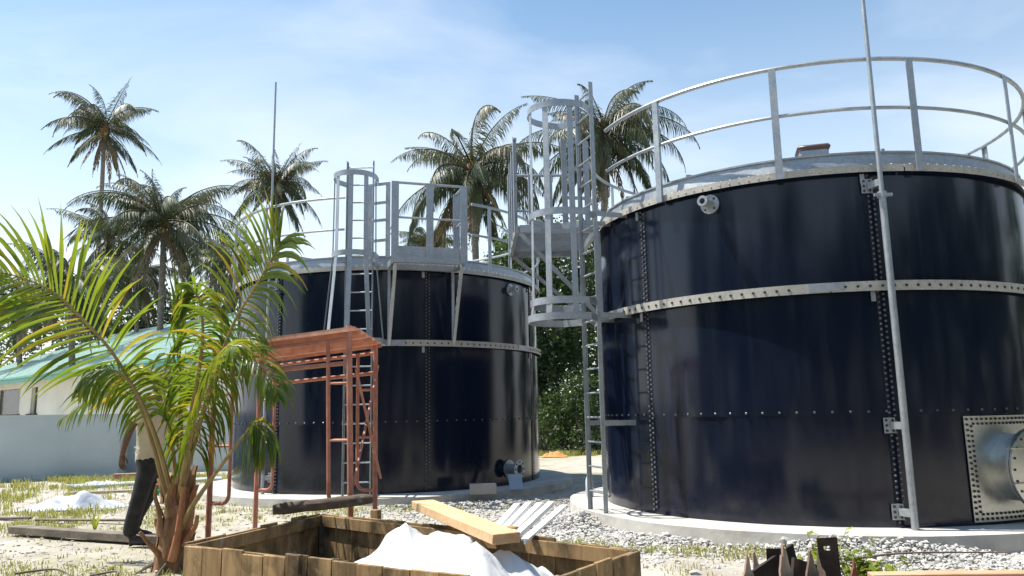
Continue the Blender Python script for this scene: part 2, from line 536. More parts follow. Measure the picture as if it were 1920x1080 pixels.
# ------------------------------------------------------------------ ground
def gz(x, y):
    d = math.hypot(x, y)
    if d > 60:
        return 0.0
    k = min(1.0, max(0.0, (60 - d) / 30))
    return k * (0.035 * noise.noise(V(x * .35, y * .35, 1.7)) + 0.018 * noise.noise(V(x * 1.3, y * 1.3, 4.2))
                + 0.010 * noise.noise(V(x * 3.7, y * 3.7, 9.1))) - 0.012

def build_ground():
    def axis(lo, hi, step, far):
        a = []
        x = lo
        while x <= hi + 1e-6:
            a.append(x); x += step
        out = [hi + (far - hi) * (i / 14) ** 2.2 for i in range(1, 15)]
        neg = [lo - (far + lo) * (i / 14) ** 2.2 for i in range(1, 15)]
        return neg[::-1] + a + out
    xs = axis(-14, 10, 0.13, 900)
    ys = axis(2.0, 22, 0.13, 900)
    mb = MB()
    nx = len(xs)
    vs = [(x, y, gz(x, y)) for y in ys for x in xs]
    fs = [(j * nx + i, j * nx + i + 1, (j + 1) * nx + i + 1, (j + 1) * nx + i)
          for j in range(len(ys) - 1) for i in range(nx - 1)]
    mb.add(vs, fs, True)
    mb.open = True
    o = mb.build('ground', 'ground', sharp=180)
    o['kind'] = 'structure'
build_ground()

# ------------------------------------------------------------------ tanks
ZA, ZB = 0.15, 0.10
AC, AR = (3.915, 10.352), 2.70
BC, BR = (-2.412, 15.137), 2.872
H_B, H_M, H_T = 1.1085, 2.352, 3.60

def slab(name, c, r, z, label, rough_seed):
    mb = MB()
    n = 96
    top, bot, ins = [], [], []
    for i in range(n):
        a = 2 * pi * i / n
        rr = r + 0.03 * noise.noise(V(cos(a) * 2.2, sin(a) * 2.2, rough_seed)) + .012 * noise.noise(V(cos(a) * 9, sin(a) * 9, rough_seed))
        top.append((c[0] + rr * cos(a), c[1] + rr * sin(a), z + .006 * noise.noise(V(cos(a) * 6, sin(a) * 6, 3))))
        bot.append((c[0] + (rr + .02) * cos(a), c[1] + (rr + .02) * sin(a), -0.12))
        ins.append((c[0] + (rr - .03) * cos(a), c[1] + (rr - .03) * sin(a), z + .004))
    vs = bot + top + ins + [(c[0], c[1], z + .004)]
    fs = []
    for i in range(n):
        j = (i + 1) % n
        fs += [(i, j, n + j, n + i), (n + i, n + j, 2 * n + j, 2 * n + i), (2 * n + i, 2 * n + j, 3 * n)]
    mb.add(vs, fs, False)
    o = mb.build(name, 'concrete', None, (c[0], c[1], 0), 30)
    return tag(o, label, 'slab')
slab('concrete_foundation', AC, AR + .50, ZA - .004, 'round pale concrete base under the nearer tank on the right', 1.3)
slab('concrete_foundation', BC, BR + .62, ZB - .004, 'round concrete base under the farther tank behind the scaffold', 7.1)

def panel_mesh(R, a0, a1, z0, z1, seed, n=44):
    mb = MB()
    vs, fs = [], []
    for i in range(n + 1):
        t = i / n
        a = a0 + (a1 - a0) * t
        r = R + 0.007 * (1 - t) + 0.0022 * sin(t * pi * 5 + seed) + 0.003 * noise.noise(V(t * 4.5, seed * 3.1, 0))
        for rr in (r, r - 0.005):
            for z in (z0, z1):
                vs.append((rr * cos(a), rr * sin(a), z))
    for i in range(n):
        b = i * 4; c = b + 4
        fs += [(b, c, c + 1, b + 1), (b + 2, b + 3, c + 3, c + 2), (b, b + 2, c + 2, c), (b + 1, c + 1, c + 3, b + 3)]
    fs += [(0, 1, 3, 2), (n * 4, n * 4 + 2, n * 4 + 3, n * 4 + 1)]
    mb.add(vs, fs, True)
    return mb

def build_tank(name, c, R, z0, seams, post_angles, gap, label, front, visible):
    root = empty(name, (c[0], c[1], z0))
    tag(root, label, 'tank', 'bolted steel tanks')
    ns = len(seams)
    for i in range(ns):
        a0, a1 = seams[i], seams[(i + 1) % ns] + (2 * pi if i == ns - 1 else 0)
        for k, (zb, zt, off) in enumerate(((0.0, H_B + .03, 0.0), (H_B - .03, H_M, .006), (H_M - .05, H_T, .001))):
            panel_mesh(R + off, a0, a1 + .10 / R, zb, zt, i * 1.7 + k * 2.9).build('panel', 'enamel', root)
    # bolt columns on each lap joint
    for i, a in enumerate(seams):
        if not visible(a):
            continue
        mb = MB()
        for col, da in ((0, .022), (1, .072)):
            aa = a + da / R
            z = .05 + col * .027
            while z < H_T - .08:
                mb.bolt(((R + .016) * cos(aa), (R + .016) * sin(aa), z), (cos(aa), sin(aa), 0), .0125, .013)
                z += .055
        stuff(mb.build('seam_bolts', 'bolt_cap', root))
    # horizontal bolt row
    mb = MB()
    nb = int(2 * pi * R / .165)
    for i in range(nb):
        a = 2 * pi * i / nb
        if visible(a):
            mb.bolt(((R + .016) * cos(a), (R + .016) * sin(a), H_B), (cos(a), sin(a), 0), .013, .012)
    stuff(mb.build('row_bolts', 'bolt_cap', root))
    # wind stiffener and rim angle, one segment per panel
    for i in range(ns):
        a0 = seams[i] - .16
        a1 = seams[(i + 1) % ns] + (2 * pi if i == ns - 1 else 0) - .16
        g = .0025
        mb = MB().ring([(R + .012, H_M + .05), (R + .085, H_M + .05), (R + .085, H_M - .05), (R + .078, H_M - .05),
                        (R + .078, H_M + .042), (R + .012, H_M + .042)], a0 + g, a1 - g, 30)
        seg = mb.build('stiffener_segment', 'galv_dull', root, sharp=30)
        mb = MB()
        a = a0 + .05
        while a < a1 - .12:
            mb.bolt(((R + .087) * cos(a), (R + .087) * sin(a), H_M - .002), (cos(a), sin(a), 0), .0155, .008)
            a += .115 / R
        stuff(mb.build('ring_bolts', 'bolt_dark', seg))
        # splice plate over the joint between two segments
        mb = MB().ring([(R + .088, H_M + .046), (R + .096, H_M + .046), (R + .096, H_M - .042), (R + .088, H_M - .042)],
                       a1 - .075, a1 + .045, 6)
        mb.build('splice_plate', 'galv', seg)
        mb = MB().ring([(R + .012, H_T + .012), (R + .085, H_T + .012), (R + .085, H_T - .062), (R + .078, H_T - .062),
                        (R + .078, H_T + .004), (R + .012, H_T + .004)], a0 + g + .3, a1 - g + .3, 30)
        seg = mb.build('rim_segment', 'galv_dull', root, sharp=30)
        mb = MB()
        a = a0 + .33
        while a < a1 + .28:
            if visible(a):
                mb.bolt(((R + .087) * cos(a), (R + .087) * sin(a), H_T - .03), (cos(a), sin(a), 0), .010, .006)
                mb.bolt(((R + .05) * cos(a), (R + .05) * sin(a), H_T + .012), (0, 0, 1), .014, .016)
            a += .10 / R
        stuff(mb.build('rim_bolts', 'galv_dull', seg))
    # small hanging clips at the seams
    for a in seams:
        if not visible(a):
            continue
        for z in (H_M - .10, H_T - .12):
            aa = a - .03 / R
            R3 = Matrix.Rotation(aa, 3, 'Z')
            MB().box(((R + .03) * cos(aa), (R + .03) * sin(aa), z), (.012, .045, .10), R3).build('clip', 'galv', root)
    # roof: curb, gently sloping sheets
    mb = MB().ring([(R - .03, H_T + .014), (R - .02, H_T + .014), (R - .05, H_T + .19), (R - .06, H_T + .19)], 0, 2 * pi, 96)
    mb.build('roof_curb', 'galv', root, sharp=30)
    nsh = 16
    for i in range(nsh):
        a0, a1 = 2 * pi * i / nsh, 2 * pi * (i + 1) / nsh
        mb = MB()
        k = 4
        vs, fs = [], []
        for q in range(k + 1):
            a = a0 + (a1 - a0) * q / k
            vs += [((R - .03) * cos(a), (R - .03) * sin(a), H_T + .195), (.12 * cos(a), .12 * sin(a), H_T + .52),
                   ((R - .03) * cos(a), (R - .03) * sin(a), H_T + .175), (.12 * cos(a), .12 * sin(a), H_T + .50)]
        for q in range(k):
            b = q * 4; d = b + 4
            fs += [(b, d, d + 1, b + 1), (b + 2, b + 3, d + 3, d + 2), (b, b + 2, d + 2, d), (b + 1, d + 1, d + 3, b + 3)]
        fs += [(0, 1, 3, 2), (k * 4, k * 4 + 2, k * 4 + 3, k * 4 + 1)]
        mb.add(vs, fs, False)
        sh = mb.build('roof_sheet', 'galv', root)
        am = a0
        MB().beam(((R - .04) * cos(am), (R - .04) * sin(am), H_T + .203), (.14 * cos(am), .14 * sin(am), H_T + .525), .03, .035).build('roof_rib', 'galv', sh)
    # handrail
    g0, g1 = gap
    for zr, rr in ((1.16, .024), (.62, .02)):
        mb = MB().tube(arc_pts(R + .092, H_T + zr, g1, g0 + 2 * pi, 84), rr, 8)
        mb.build('rail', 'galv', root)
    for a in post_angles:
        R3 = Matrix.Rotation(a, 3, 'Z')
        mb = MB()
        mb.box(((R + .122) * cos(a), (R + .122) * sin(a), H_T + .54), (.008, .075, 1.22), R3)
        mb.box(((R + .105) * cos(a + .031 / R), (R + .105) * sin(a + .031 / R), H_T + .54), (.030, .010, 1.21), R3)
        mb.build('post', 'galv', root)
    return root

def seams_from(a0_deg, step_deg, n):
    return [radians(a0_deg + step_deg * i) for i in range(n)]

def vis_for(c):
    base = atan2(-c[1], -c[0])
    def f(a):
        d = (a - base + pi) % (2 * pi) - pi
        return abs(d) < 1.75
    return f

tankA = build_tank('storage_tank', AC, AR, ZA, seams_from(-150.2, 55.0, 6) + [radians(-150.2 + 55.0 * 6)],
                   [radians(-141.0 + 28.4 * i) for i in range(11)], (radians(172), radians(197.5)),
                   'large navy bolted tank on the right with square steel manhole plate', None, vis_for(AC))
tankB = build_tank('storage_tank', BC, BR, ZB, seams_from(-121.6, 360 / 7, 7),
                   [radians(-127 - 28.0 * i) for i in range(11)], (radians(-96), radians(-54)),
                   'navy bolted tank behind the red scaffold, seen whole between palms', None, vis_for(BC))

def stub_nozzle(root, R, a, z, rf, plate=True, out=.17):
    d = V(cos(a), sin(a), 0)
    p = d * R + V(0, 0, z)
    mb = MB().lathe([(rf, 0.0), (rf, .022), (rf * .4, .024)], p, d, 24)
    base = mb.build('nozzle_plate', 'galv', root)
    mb = MB()
    t = V(-sin(a), cos(a), 0)
    for i in range(4):
        an = pi / 4 + i * pi / 2
        mb.bolt(p + d * .024 + (t * cos(an) + V(0, 0, 1) * sin(an)) * rf * .72, d, .013, .012)
    stuff(mb.build('flange_bolts', 'bolt_dark', base))
    mb = MB().lathe([(rf * .42, 0.01), (rf * .42, out), (rf * .55, out), (rf * .55, out + .04), (rf * .3, out + .04), (rf * .3, out - .05), (0, out - .05)], p, d, 20)
    mb.build('pipe_stub', 'galv', base)
    return base
stub_nozzle(tankA, AR + .008, radians(-128.8), 3.40, .108)
stub_nozzle(tankB, BR + .008, radians(-34.6), 3.38, .105, True, .12)

def big_nozzle(root, R, a, z):
    d = V(cos(a), sin(a), 0)
    p = d * R + V(0, 0, z)
    b = MB().lathe([(.15, 0), (.15, .02), (.1, .022)], p, d, 24).build('nozzle_plate', 'galv', root)
    MB().lathe([(.085, 0.01), (.085, .2), (.155, .2), (.155, .235), (.075, .235), (.075, .05), (0, .05)], p, d, 24).build('pipe_flange', 'galv', b)
    mb = MB()
    t = V(-sin(a), cos(a), 0)
    for i in range(8):
        an = i * pi / 4
        mb.bolt(p + d * .237 + (t * cos(an) + V(0, 0, 1) * sin(an)) * .118, d, .014, .014)
    stuff(mb.build('flange_bolts', 'bolt_dark', b))
big_nozzle(tankB, BR + .008, radians(-37.0), .27)

# roof hatch of the near tank
def hatch(root, R):
    a = radians(-104.5)
    d = V(cos(a), sin(a), 0)
    p = d * (R - .32) + V(0, 0, H_T + .20)
    R3 = Matrix.Rotation(a, 3, 'Z')
    h = MB().box(p + V(0, 0, .06), (.26, .30, .12), R3, .02).build('hatch_curb', 'galv', root)
    MB().box(p + V(0, 0, .135), (.29, .34, .06), R3, .022).build('hatch_lid', 'hatch', h)
hatch(tankA, AR)

# manhole on the near tank
def manhole(root, R):
    ac = radians(-67.2)
    z0, z1 = 0.03, 1.045
    half = .56 / R
    rr = R + .016
    mb = MB()
    n = 18
    vs, fs = [], []
    for i in range(n + 1):
        a = ac - half + 2 * half * i / n
        for r in (rr + .008, rr):
            for z in (z0, z1):
                vs.append((r * cos(a), r * sin(a), z))
    for i in range(n):
        b = i * 4; c = b + 4
        fs += [(b, c, c + 1, b + 1), (b + 2, b + 3, c + 3, c + 2), (b, b + 2, c + 2, c), (b + 1, c + 1, c + 3, b + 3)]
    fs += [(0, 1, 3, 2), (n * 4, n * 4 + 2, n * 4 + 3, n * 4 + 1)]
    mb.add(vs, fs, True)
    plate = mb.build('manhole_plate', 'steel', root)
    plate['label'] = 'square stainless steel manhole plate with bolted edge'
    mb = MB()
    r2 = rr + .010
    for row, ins in ((0, .03), (1, .075)):
        k = 18
        for i in range(k + 1):
            t = (i + .5 * row) / k
            if t > 1:
                continue
            a = ac - half + (ins + t * (1.12 - 2 * ins)) / R
            for z in (z0 + ins, z1 - ins):
                mb.bolt((r2 * cos(a), r2 * sin(a), z), (cos(a), sin(a), 0), .014, .012)
            z = z0 + ins + t * (z1 - z0 - 2 * ins)
            for a in (ac - half + ins / R, ac + half - ins / R):
                mb.bolt((r2 * cos(a), r2 * sin(a), z), (cos(a), sin(a), 0), .014, .012)
    stuff(mb.build('plate_bolts', 'bolt_dark', plate))
    d = V(cos(ac), sin(ac), 0)
    zc = (z0 + z1) / 2
    p = d * (R - .02) + V(0, 0, zc)
    t = V(-sin(ac), cos(ac), 0)
    MB().lathe([(.325, 0), (.325, .255)], p, d, 48).build('manhole_neck', 'steel', plate)
    mb = MB().lathe([(.385, .24), (.385, .262), (.36, .264)], p, d, 48)
    mb.build('neck_flange', 'steel', plate)
    mb = MB().lathe([(.385, .27), (.385, .288), (.37, .292), (0.0001, .292)], p, d, 48)
    cov = mb.build('manhole_cover', 'steel', plate)
    mb = MB()
    for i in range(20):
        an = 2 * pi * i / 20
        mb.bolt(p + d * .292 + (t * cos(an) + V(0, 0, 1) * sin(an)) * .345, d, .013, .014)
    stuff(mb.build('cover_bolts', 'bolt_dark', plate))
    for zz in (.20, -.13):
        q = p + d * .30 + V(0, 0, zz)
        mb = MB().beam(q - t * .41, q + t * .08, .05, .008, (0, 0, 1))
        mb.build('hinge_strap', 'steel', plate)
manhole(tankA, AR)

# clamps that hold the lightning rod; rods
def rod(cx, cy, zb, ztop, r0, a, R, brackets, label, tank_c):
    root = empty('lightning_rod', (cx, cy, zb))
    tag(root, label, 'lightning rod', 'lightning rods clamped to the tanks')
    mid = brackets[-1] - .12
    part(MB().tube([(cx, cy, zb), (cx, cy, mid)], r0, 12), 'lower_pole', 'galv', root)
    part(MB().tube([(cx, cy, mid - .02), (cx, cy, ztop)], [r0 * .72, r0 * .55], 12), 'upper_pole', 'galv', root)
    part(MB().tube([(cx, cy, mid - .045), (cx, cy, mid + .015)], r0 * 1.35, 12).beam((cx - .09, cy - .02, mid - .02), (cx + .09, cy - .02, mid - .02), .03, .03), 'coupling', 'galv', root)
    d = V(cos(a), sin(a), 0)
    R3 = Matrix.Rotation(a, 3, 'Z')
    for z in brackets:
        w = V(tank_c[0], tank_c[1], 0) + d * (R + .028) + V(0, 0, z)
        t = V(-sin(a), cos(a), 0)
        off = (V(cx, cy, 0) - V(w.x, w.y, 0)).dot(t)
        b = part(MB().box(w - t * .02, (.01, .11, .15), R3), 'bracket_plate', 'galv', root)
        part(MB().beam(w, V(cx, cy, z), .045, .07), 'bracket_arm', 'galv', b)
        mb = MB()
        for du in (-.05, .01):
            for dz in (-.05, 0, .05):
                mb.bolt(w + d * .006 + t * du + V(0, 0, dz), d, .014, .010)
        stuff(part(mb, 'bracket_bolts', 'bolt_dark', b))
rod(3.755, 7.49, ZA, 7.6, .034, radians(-94.6), AR, (.30, 1.12, 3.55), 'tall galvanised rod rising past the front of the near tank', AC)
rod(-4.055, 12.60, ZB, 7.08, .03, radians(-121.8), BR, (.35, 1.12, 3.5), 'thin tall rod on the left side of the far tank', BC)

# ------------------------------------------------------------------ caged ladders
def caged_ladder(base, ang, ztop, hoops, tank_c, R, brackets, label, zb, flip=1, side_frame=None):
    root = empty('caged_ladder', (base[0], base[1], zb))
    tag(root, label, 'ladder', 'caged ladders on the tanks')
    v = V(cos(ang), sin(ang), 0); u = V(-sin(ang), cos(ang), 0)
    B = V(base[0], base[1], 0)
    hw = .215
    for s in (-1, 1):
        mb = MB()
        p = B + u * s * hw
        R3 = Matrix.Rotation(ang, 3, 'Z')
        mb.box(p + V(0, 0, (zb + ztop) / 2), (.055, .010, ztop - zb), R3)
        mb.box(p + u * (-s * .014) + v * -.0235 + V(0, 0, (zb + ztop) / 2 - .004), (.008, .018, ztop - zb - .008), R3)
        part(mb, 'stile', 'galv', root)
    z = zb + .22
    while z < ztop - .05:
        part(MB().tube([B - u * (hw - .006) + V(0, 0, z), B + u * (hw - .006) + V(0, 0, z)], .0125, 6), 'rung', 'galv', root)
        z += .29
    for z in brackets:
        b = None
        for s in (-1, 1):
            p = B + u * s * (hw + .012) + V(0, 0, z)
            q0 = V(tank_c[0], tank_c[1], 0)
            rel = p - q0; uo = rel.dot(u)
            ww = q0 + u * uo + v * (sqrt(max(R * R - uo * uo, 0)) + .01); ww.z = z
            part(MB().beam(p, ww, .012, .06), 'bracket', 'galv', root)
    # cage
    def hoop_pt(a, rad):          # a from 0..pi round the outside
        return B + u * (cos(a) * rad) + v * (.36 + sin(a) * rad)
    for (z, rad) in hoops:
        pts = [B - u * hw + v * .02, B - u * rad + v * .2]
        pts += [hoop_pt(pi - pi * i / 18, rad) for i in range(19)]
        pts += [B + u * rad + v * .2, B + u * hw + v * .02]
        pts = [p + V(0, 0, z) for p in pts]
        side = []
        for i, p in enumerate(pts):
            a = pts[max(i - 1, 0)]; b = pts[min(i + 1, len(pts) - 1)]
            t = (b - a).normalized()
            side.append(t.cross(V(0, 0, 1)).normalized())
        part(MB().sweep(pts, [V(0, 0, 1)] * len(pts), side, .042, .004), 'cage_hoop', 'galv', root)
    for a in (radians(2), radians(48), radians(90), radians(132), radians(178)):
        pts, side, up = [], [], []
        for (z, rad) in hoops:
            p = hoop_pt(a, rad - .010)
            pts.append(p + V(0, 0, z))
            tdir = (u * -sin(a) + v * cos(a)).normalized()
            side.append(tdir); up.append((u * cos(a) + v * sin(a)).normalized())
        pts[0] = pts[0] + V(0, 0, -.03); pts[-1] = pts[-1] + V(0, 0, .03)
        part(MB().sweep(pts, side, up, .037, .003), 'cage_strip', 'galv', root)
    return root
caged_ladder((.962, 9.313), radians(199.5), 5.41, [(2.41, .43), (2.60, .40), (3.67, .39), (5.02, .39)], AC, AR,
             (1.17, 2.45, 3.7), 'caged steel ladder standing on the left side of the near tank', ZA)
caged_ladder((-2.40, 11.845), radians(-90.5), 5.36, [(2.40, .47), (3.72, .34), (4.96, .33)], BC, BR,
             (1.2, 2.4, 3.68), 'caged steel ladder rising behind the red scaffold', ZB)

# ------------------------------------------------------------------ access platforms
def platform(name, tank_c, R, ang, u0, u1, vout, zd, ztop, brace_z, label, open_side, npost):
    v = V(cos(ang), sin(ang), 0); u = V(-sin(ang), cos(ang), 0)
    C0 = V(tank_c[0], tank_c[1], 0)
    def P(a, b, z):
        return C0 + u * a + v * b + V(0, 0, z)
    vin = R + .10
    um = (u0 + u1) / 2
    root = empty(name, P(um, vin, zd))
    tag(root, label, 'platform', 'access platforms at the tank tops')
    # deck frame
    for (a0, b0, a1, b1) in ((u0, vout, u1, vout), (u0, vin, u1, vin), (u0, vin + .035, u0, vout - .035), (u1, vin + .035, u1, vout - .035)):
        part(MB().beam(P(a0, b0, zd - .05), P(a1, b1, zd - .05), .05, .10), 'deck_beam', 'galv', root)
    # grating: bearing bars
    mb = MB()
    k = int((u1 - u0) / .055)
    for i in range(1, k):
        a = u0 + (u1 - u0) * i / k
        mb.beam(P(a, vin + .03, zd - .012), P(a, vout - .03, zd - .012), .005, .028)
    k2 = int((vout - vin) / .09)
    for i in range(1, k2):
        b = vin + (vout - vin) * i / k2
        mb.beam(P(u0 + .03, b, zd - .006), P(u1 - .03, b, zd - .006), .007, .010)
    stuff(part(mb, 'deck_grating', 'galv', root))
    # posts, rails, toe boards on the outer edge and the side away from the ladder
    edges = [((u0, vout), (u1, vout))]
    if open_side == 'u1':
        edges.append(((u0, vin + .1), (u0, vout)))
    else:
        edges.append(((u1, vin + .1), (u1, vout)))
    R3 = Matrix.Rotation(ang, 3, 'Z')
    posts = set()
    for e, (p0, p1) in enumerate(edges):
        k = npost[e]
        for i in range(k):
            t = i / (k - 1)
            posts.add((round(p0[0] + (p1[0] - p0[0]) * t, 3), round(p0[1] + (p1[1] - p0[1]) * t, 3)))
    for (a, b) in sorted(posts):
        mb = MB()
        mb.box(P(a, b + .031, (zd - .08 + ztop) / 2), (.010, .115, ztop - zd + .08), R3)
        mb.box(P(a + (.03 if a < um else -.03), b + .006, (zd + ztop) / 2), (.040, .010, ztop - zd), R3)
        part(mb, 'post', 'galv', root)
    for (p0, p1) in edges:
        for z, r in ((ztop - .01, .022), (zd + (ztop - zd) * .52, .018)):
            part(MB().tube([P(p0[0], p0[1], z), P(p1[0], p1[1], z)], r, 8), 'rail', 'galv', root)
        part(MB().beam(P(p0[0], p0[1] - .008, zd + .085), P(p1[0], p1[1] - .008, zd + .085), .006, .16), 'toe_board', 'galv', root)
    # braces down to the stiffener ring
    for a in (u0 + .02, u1 - .02):
        bw = sqrt(R * R - a * a) + .10
        part(MB().beam(P(a, vout - .04, zd - .1), P(a, bw, brace_z), .05, .05), 'brace', 'galv', root)
        part(MB().beam(P(a, bw, zd - .1), P(a, bw, brace_z + .05), .05, .045), 'strut', 'galv', root)
    return root
platform('access_platform', AC, AR, radians(183), -1.25, .35, 3.86, 3.74, 4.94, 2.5,
         'grated steel platform jutting left from the near tank beside its ladder cage', 'u1', (4, 4))
platform('access_platform', BC, BR, radians(-72), -.52, .58, 3.56, 3.74, 4.93, 2.42,
         'grated steel platform on the front of the far tank beside its ladder', 'u0', (3, 2))
def gate(a, b, z0, z1, label, zs):
    a, b = V(a[0], a[1], 0), V(b[0], b[1], 0)
    root = tag(empty('safety_gate', (a + b) / 2 + V(0, 0, z0)), label, 'gate', 'gates between ladders and platforms')
    d = (b - a).normalized(); R3 = Matrix.Rotation(atan2(d.y, d.x), 3, 'Z')
    for p in (a, b):
        part(MB().box(p + V(0, 0, (z0 + z1) / 2), (.075, .010, z1 - z0), R3), 'gate_post', 'galv', root)
    for z in zs:
        part(MB().beam(a + V(0, 0, z), b + V(0, 0, z), .012, .045), 'gate_bar', 'galv', root)
gate((-2.20, 11.62), (-1.90, 11.52), 3.70, 4.90, 'small barred steel gate between the far tank ladder and its platform', (4.88, 4.58, 4.30, 3.98))
gate((.72, 9.78), (1.02, 9.84), 3.70, 4.90, 'small barred steel gate between the near tank ladder and its platform', (4.88, 4.50, 4.10))

# ------------------------------------------------------------------ house and garden wall
def house():
    E1 = V(-7.38, 20.7, 0); E0 = V(-30.2, 39.8, 0)          # eave line, right end and left end
    al = (E0 - E1).normalized(); back = V(-al.y, al.x, 0)
    if back.y < 0:
        back = -back
    L = (E0 - E1).length
    W, zE, zR, ov = 12.6, 3.12, 5.75, .6
    root = empty('house', (E0 + E1) / 2 + back * (W / 2))
    tag(root, 'low cream house with sea green metal roof at the left', 'house')
    def P(s, d, z):
        return E1 + al * s + back * d + V(0, 0, z)
    R3 = Matrix((al, back, V(0, 0, 1))).transposed()
    # front wall built round three window openings
    wins = [(16.4, 17.1), (18.4, 21.4), (23.5, 25.0)]
    wins.sort()
    mb = MB()
    th = .2
    s = ov
    for (a, b) in wins:
        mb.box(P((s + a) / 2, ov + th / 2, 1.5), (a - s, th, 3.0), R3)
        mb.box(P((a + b) / 2, ov + th / 2, .82), (b - a, th, 1.64), R3)
        mb.box(P((a + b) / 2, ov + th / 2, 2.87), (b - a, th, .26), R3)
        s = b
    mb.box(P((s + L - ov) / 2, ov + th / 2, 1.5), (L - ov - s, th, 3.0), R3)
    mb.box(P(ov + th / 2, W / 2, 1.5), (th, W - 2 * ov, 3.0), R3)
    mb.box(P(L - ov - th / 2, W / 2, 1.5), (th, W - 2 * ov, 3.0), R3)
    mb.box(P(L / 2, W - ov - th / 2, 1.5), (L - 2 * ov, th, 3.0), R3)
    part(mb, 'wall', 'cream_wall', root)
    for (a, b) in wins:
        w = part(MB().box(P((a + b) / 2, ov + th * .75, 2.19), (b - a, .02, 1.10), R3), 'window', 'dark_window', root)
        part(MB().box(P((a + b) / 2, ov - .03, 1.615), (b - a + .3, .16, .06), R3), 'window_sill', 'dark_timber', w)
        f = MB()
        for q in (a + .02, b - .02):
            f.box(P(q, ov + th * .6, 2.19), (.04, .05, 1.10), R3)
        part(f, 'window_frame', 'cream_wall', w)
    # hip roof
    h = W / 2
    c = [P(0, 0, zE), P(L, 0, zE), P(L, W, zE), P(0, W, zE), P(h, h, zR), P(L - h, h, zR)]
    mb = MB()
    dn = V(0, 0, -.06)
    mb.add(c + [q + dn for q in c], [(0, 1, 5, 4), (2, 3, 4, 5), (1, 2, 5), (3, 0, 4),
                                     (6, 10, 11, 7), (8, 11, 10, 9), (7, 11, 8), (9, 10, 6), (0, 6, 7, 1), (1, 7, 8, 2), (2, 8, 9, 3), (3, 9, 6, 0)])
    rf = part(mb, 'roof', 'roof', root)
    # standing ribs on the two slopes that face this way
    rb = MB()
    s = .15
    while s < L:
        d1 = min(h, s, L - s)
        if d1 > .2:
            a = P(s, 0.02, zE + .012); b = P(s, d1 - .02, zE + (zR - zE) * (d1 / h) + .012)
            rb.beam(a, b, .03, .045)
        s += .20
    d = .2
    while d < W:
        l1 = min(d, W - d)
        rb.beam(P(L - .02, d, zE + .012), P(L - l1 + .02, d, zE + (zR - zE) * (l1 / h) + .012), .03, .045)
        rb.beam(P(.02, d, zE + .012), P(l1 - .02, d, zE + (zR - zE) * (l1 / h) + .012), .03, .045)
        d += .20
    stuff(part(rb, 'roof_ribs', 'roof', rf))
    for (p, q) in ((P(-.01, -.02, zE - .10), P(L + .01, -.02, zE - .10)), (P(L + .02, .03, zE - .10), P(L + .02, W, zE - .10)), (P(-.02, .03, zE - .10), P(-.02, W, zE - .10))):
        part(MB().beam(p, q, .03, .26), 'fascia_board', 'fascia', rf)
    g = MB().beam(P(0, -.07, zE - .03), P(L, -.07, zE - .03), .10, .05)
    part(g, 'gutter', 'fascia', rf)
    part(MB().beam(P(h, h, zR + .02), P(L - h, h, zR + .02), .22, .05).beam(P(.05, .05, zE + .03), P(h, h, zR + .03), .18, .04).beam(P(L - .05, .05, zE + .03), P(L - h, h, zR + .03), .18, .04), 'ridge_cap', 'roof', rf)
    part(MB().box(P(L / 2, W / 2, zE - .14), (L - .2, W - .2, .03), R3), 'soffit', 'cream_wall', rf)
house()

def garden_wall():
    root = empty('garden_wall', (-12, 17, 0))
    tag(root, 'low blue grey rendered wall in front of the cream house', 'wall')
    pts = [V(-24, 10.0, 0), V(-9.45, 18.65, 0), V(-9.95, 19.9, 0), V(-5.0, 20.0, 0)]
    for i in range(3):
        a, b = pts[i], pts[i + 1]
        part(MB().beam(a + V(0, 0, .70), b + V(0, 0, .70), .18 if i != 1 else .16, 1.45 - .006 * (i == 1)), 'wall_panel', 'bluegrey_wall', root)
        part(MB().beam(a + V(0, 0, 1.44), b + V(0, 0, 1.44), .22 - .01 * (i == 1), .05 - .006 * (i == 1)), 'coping', 'bluegrey_wall', root)
garden_wall()

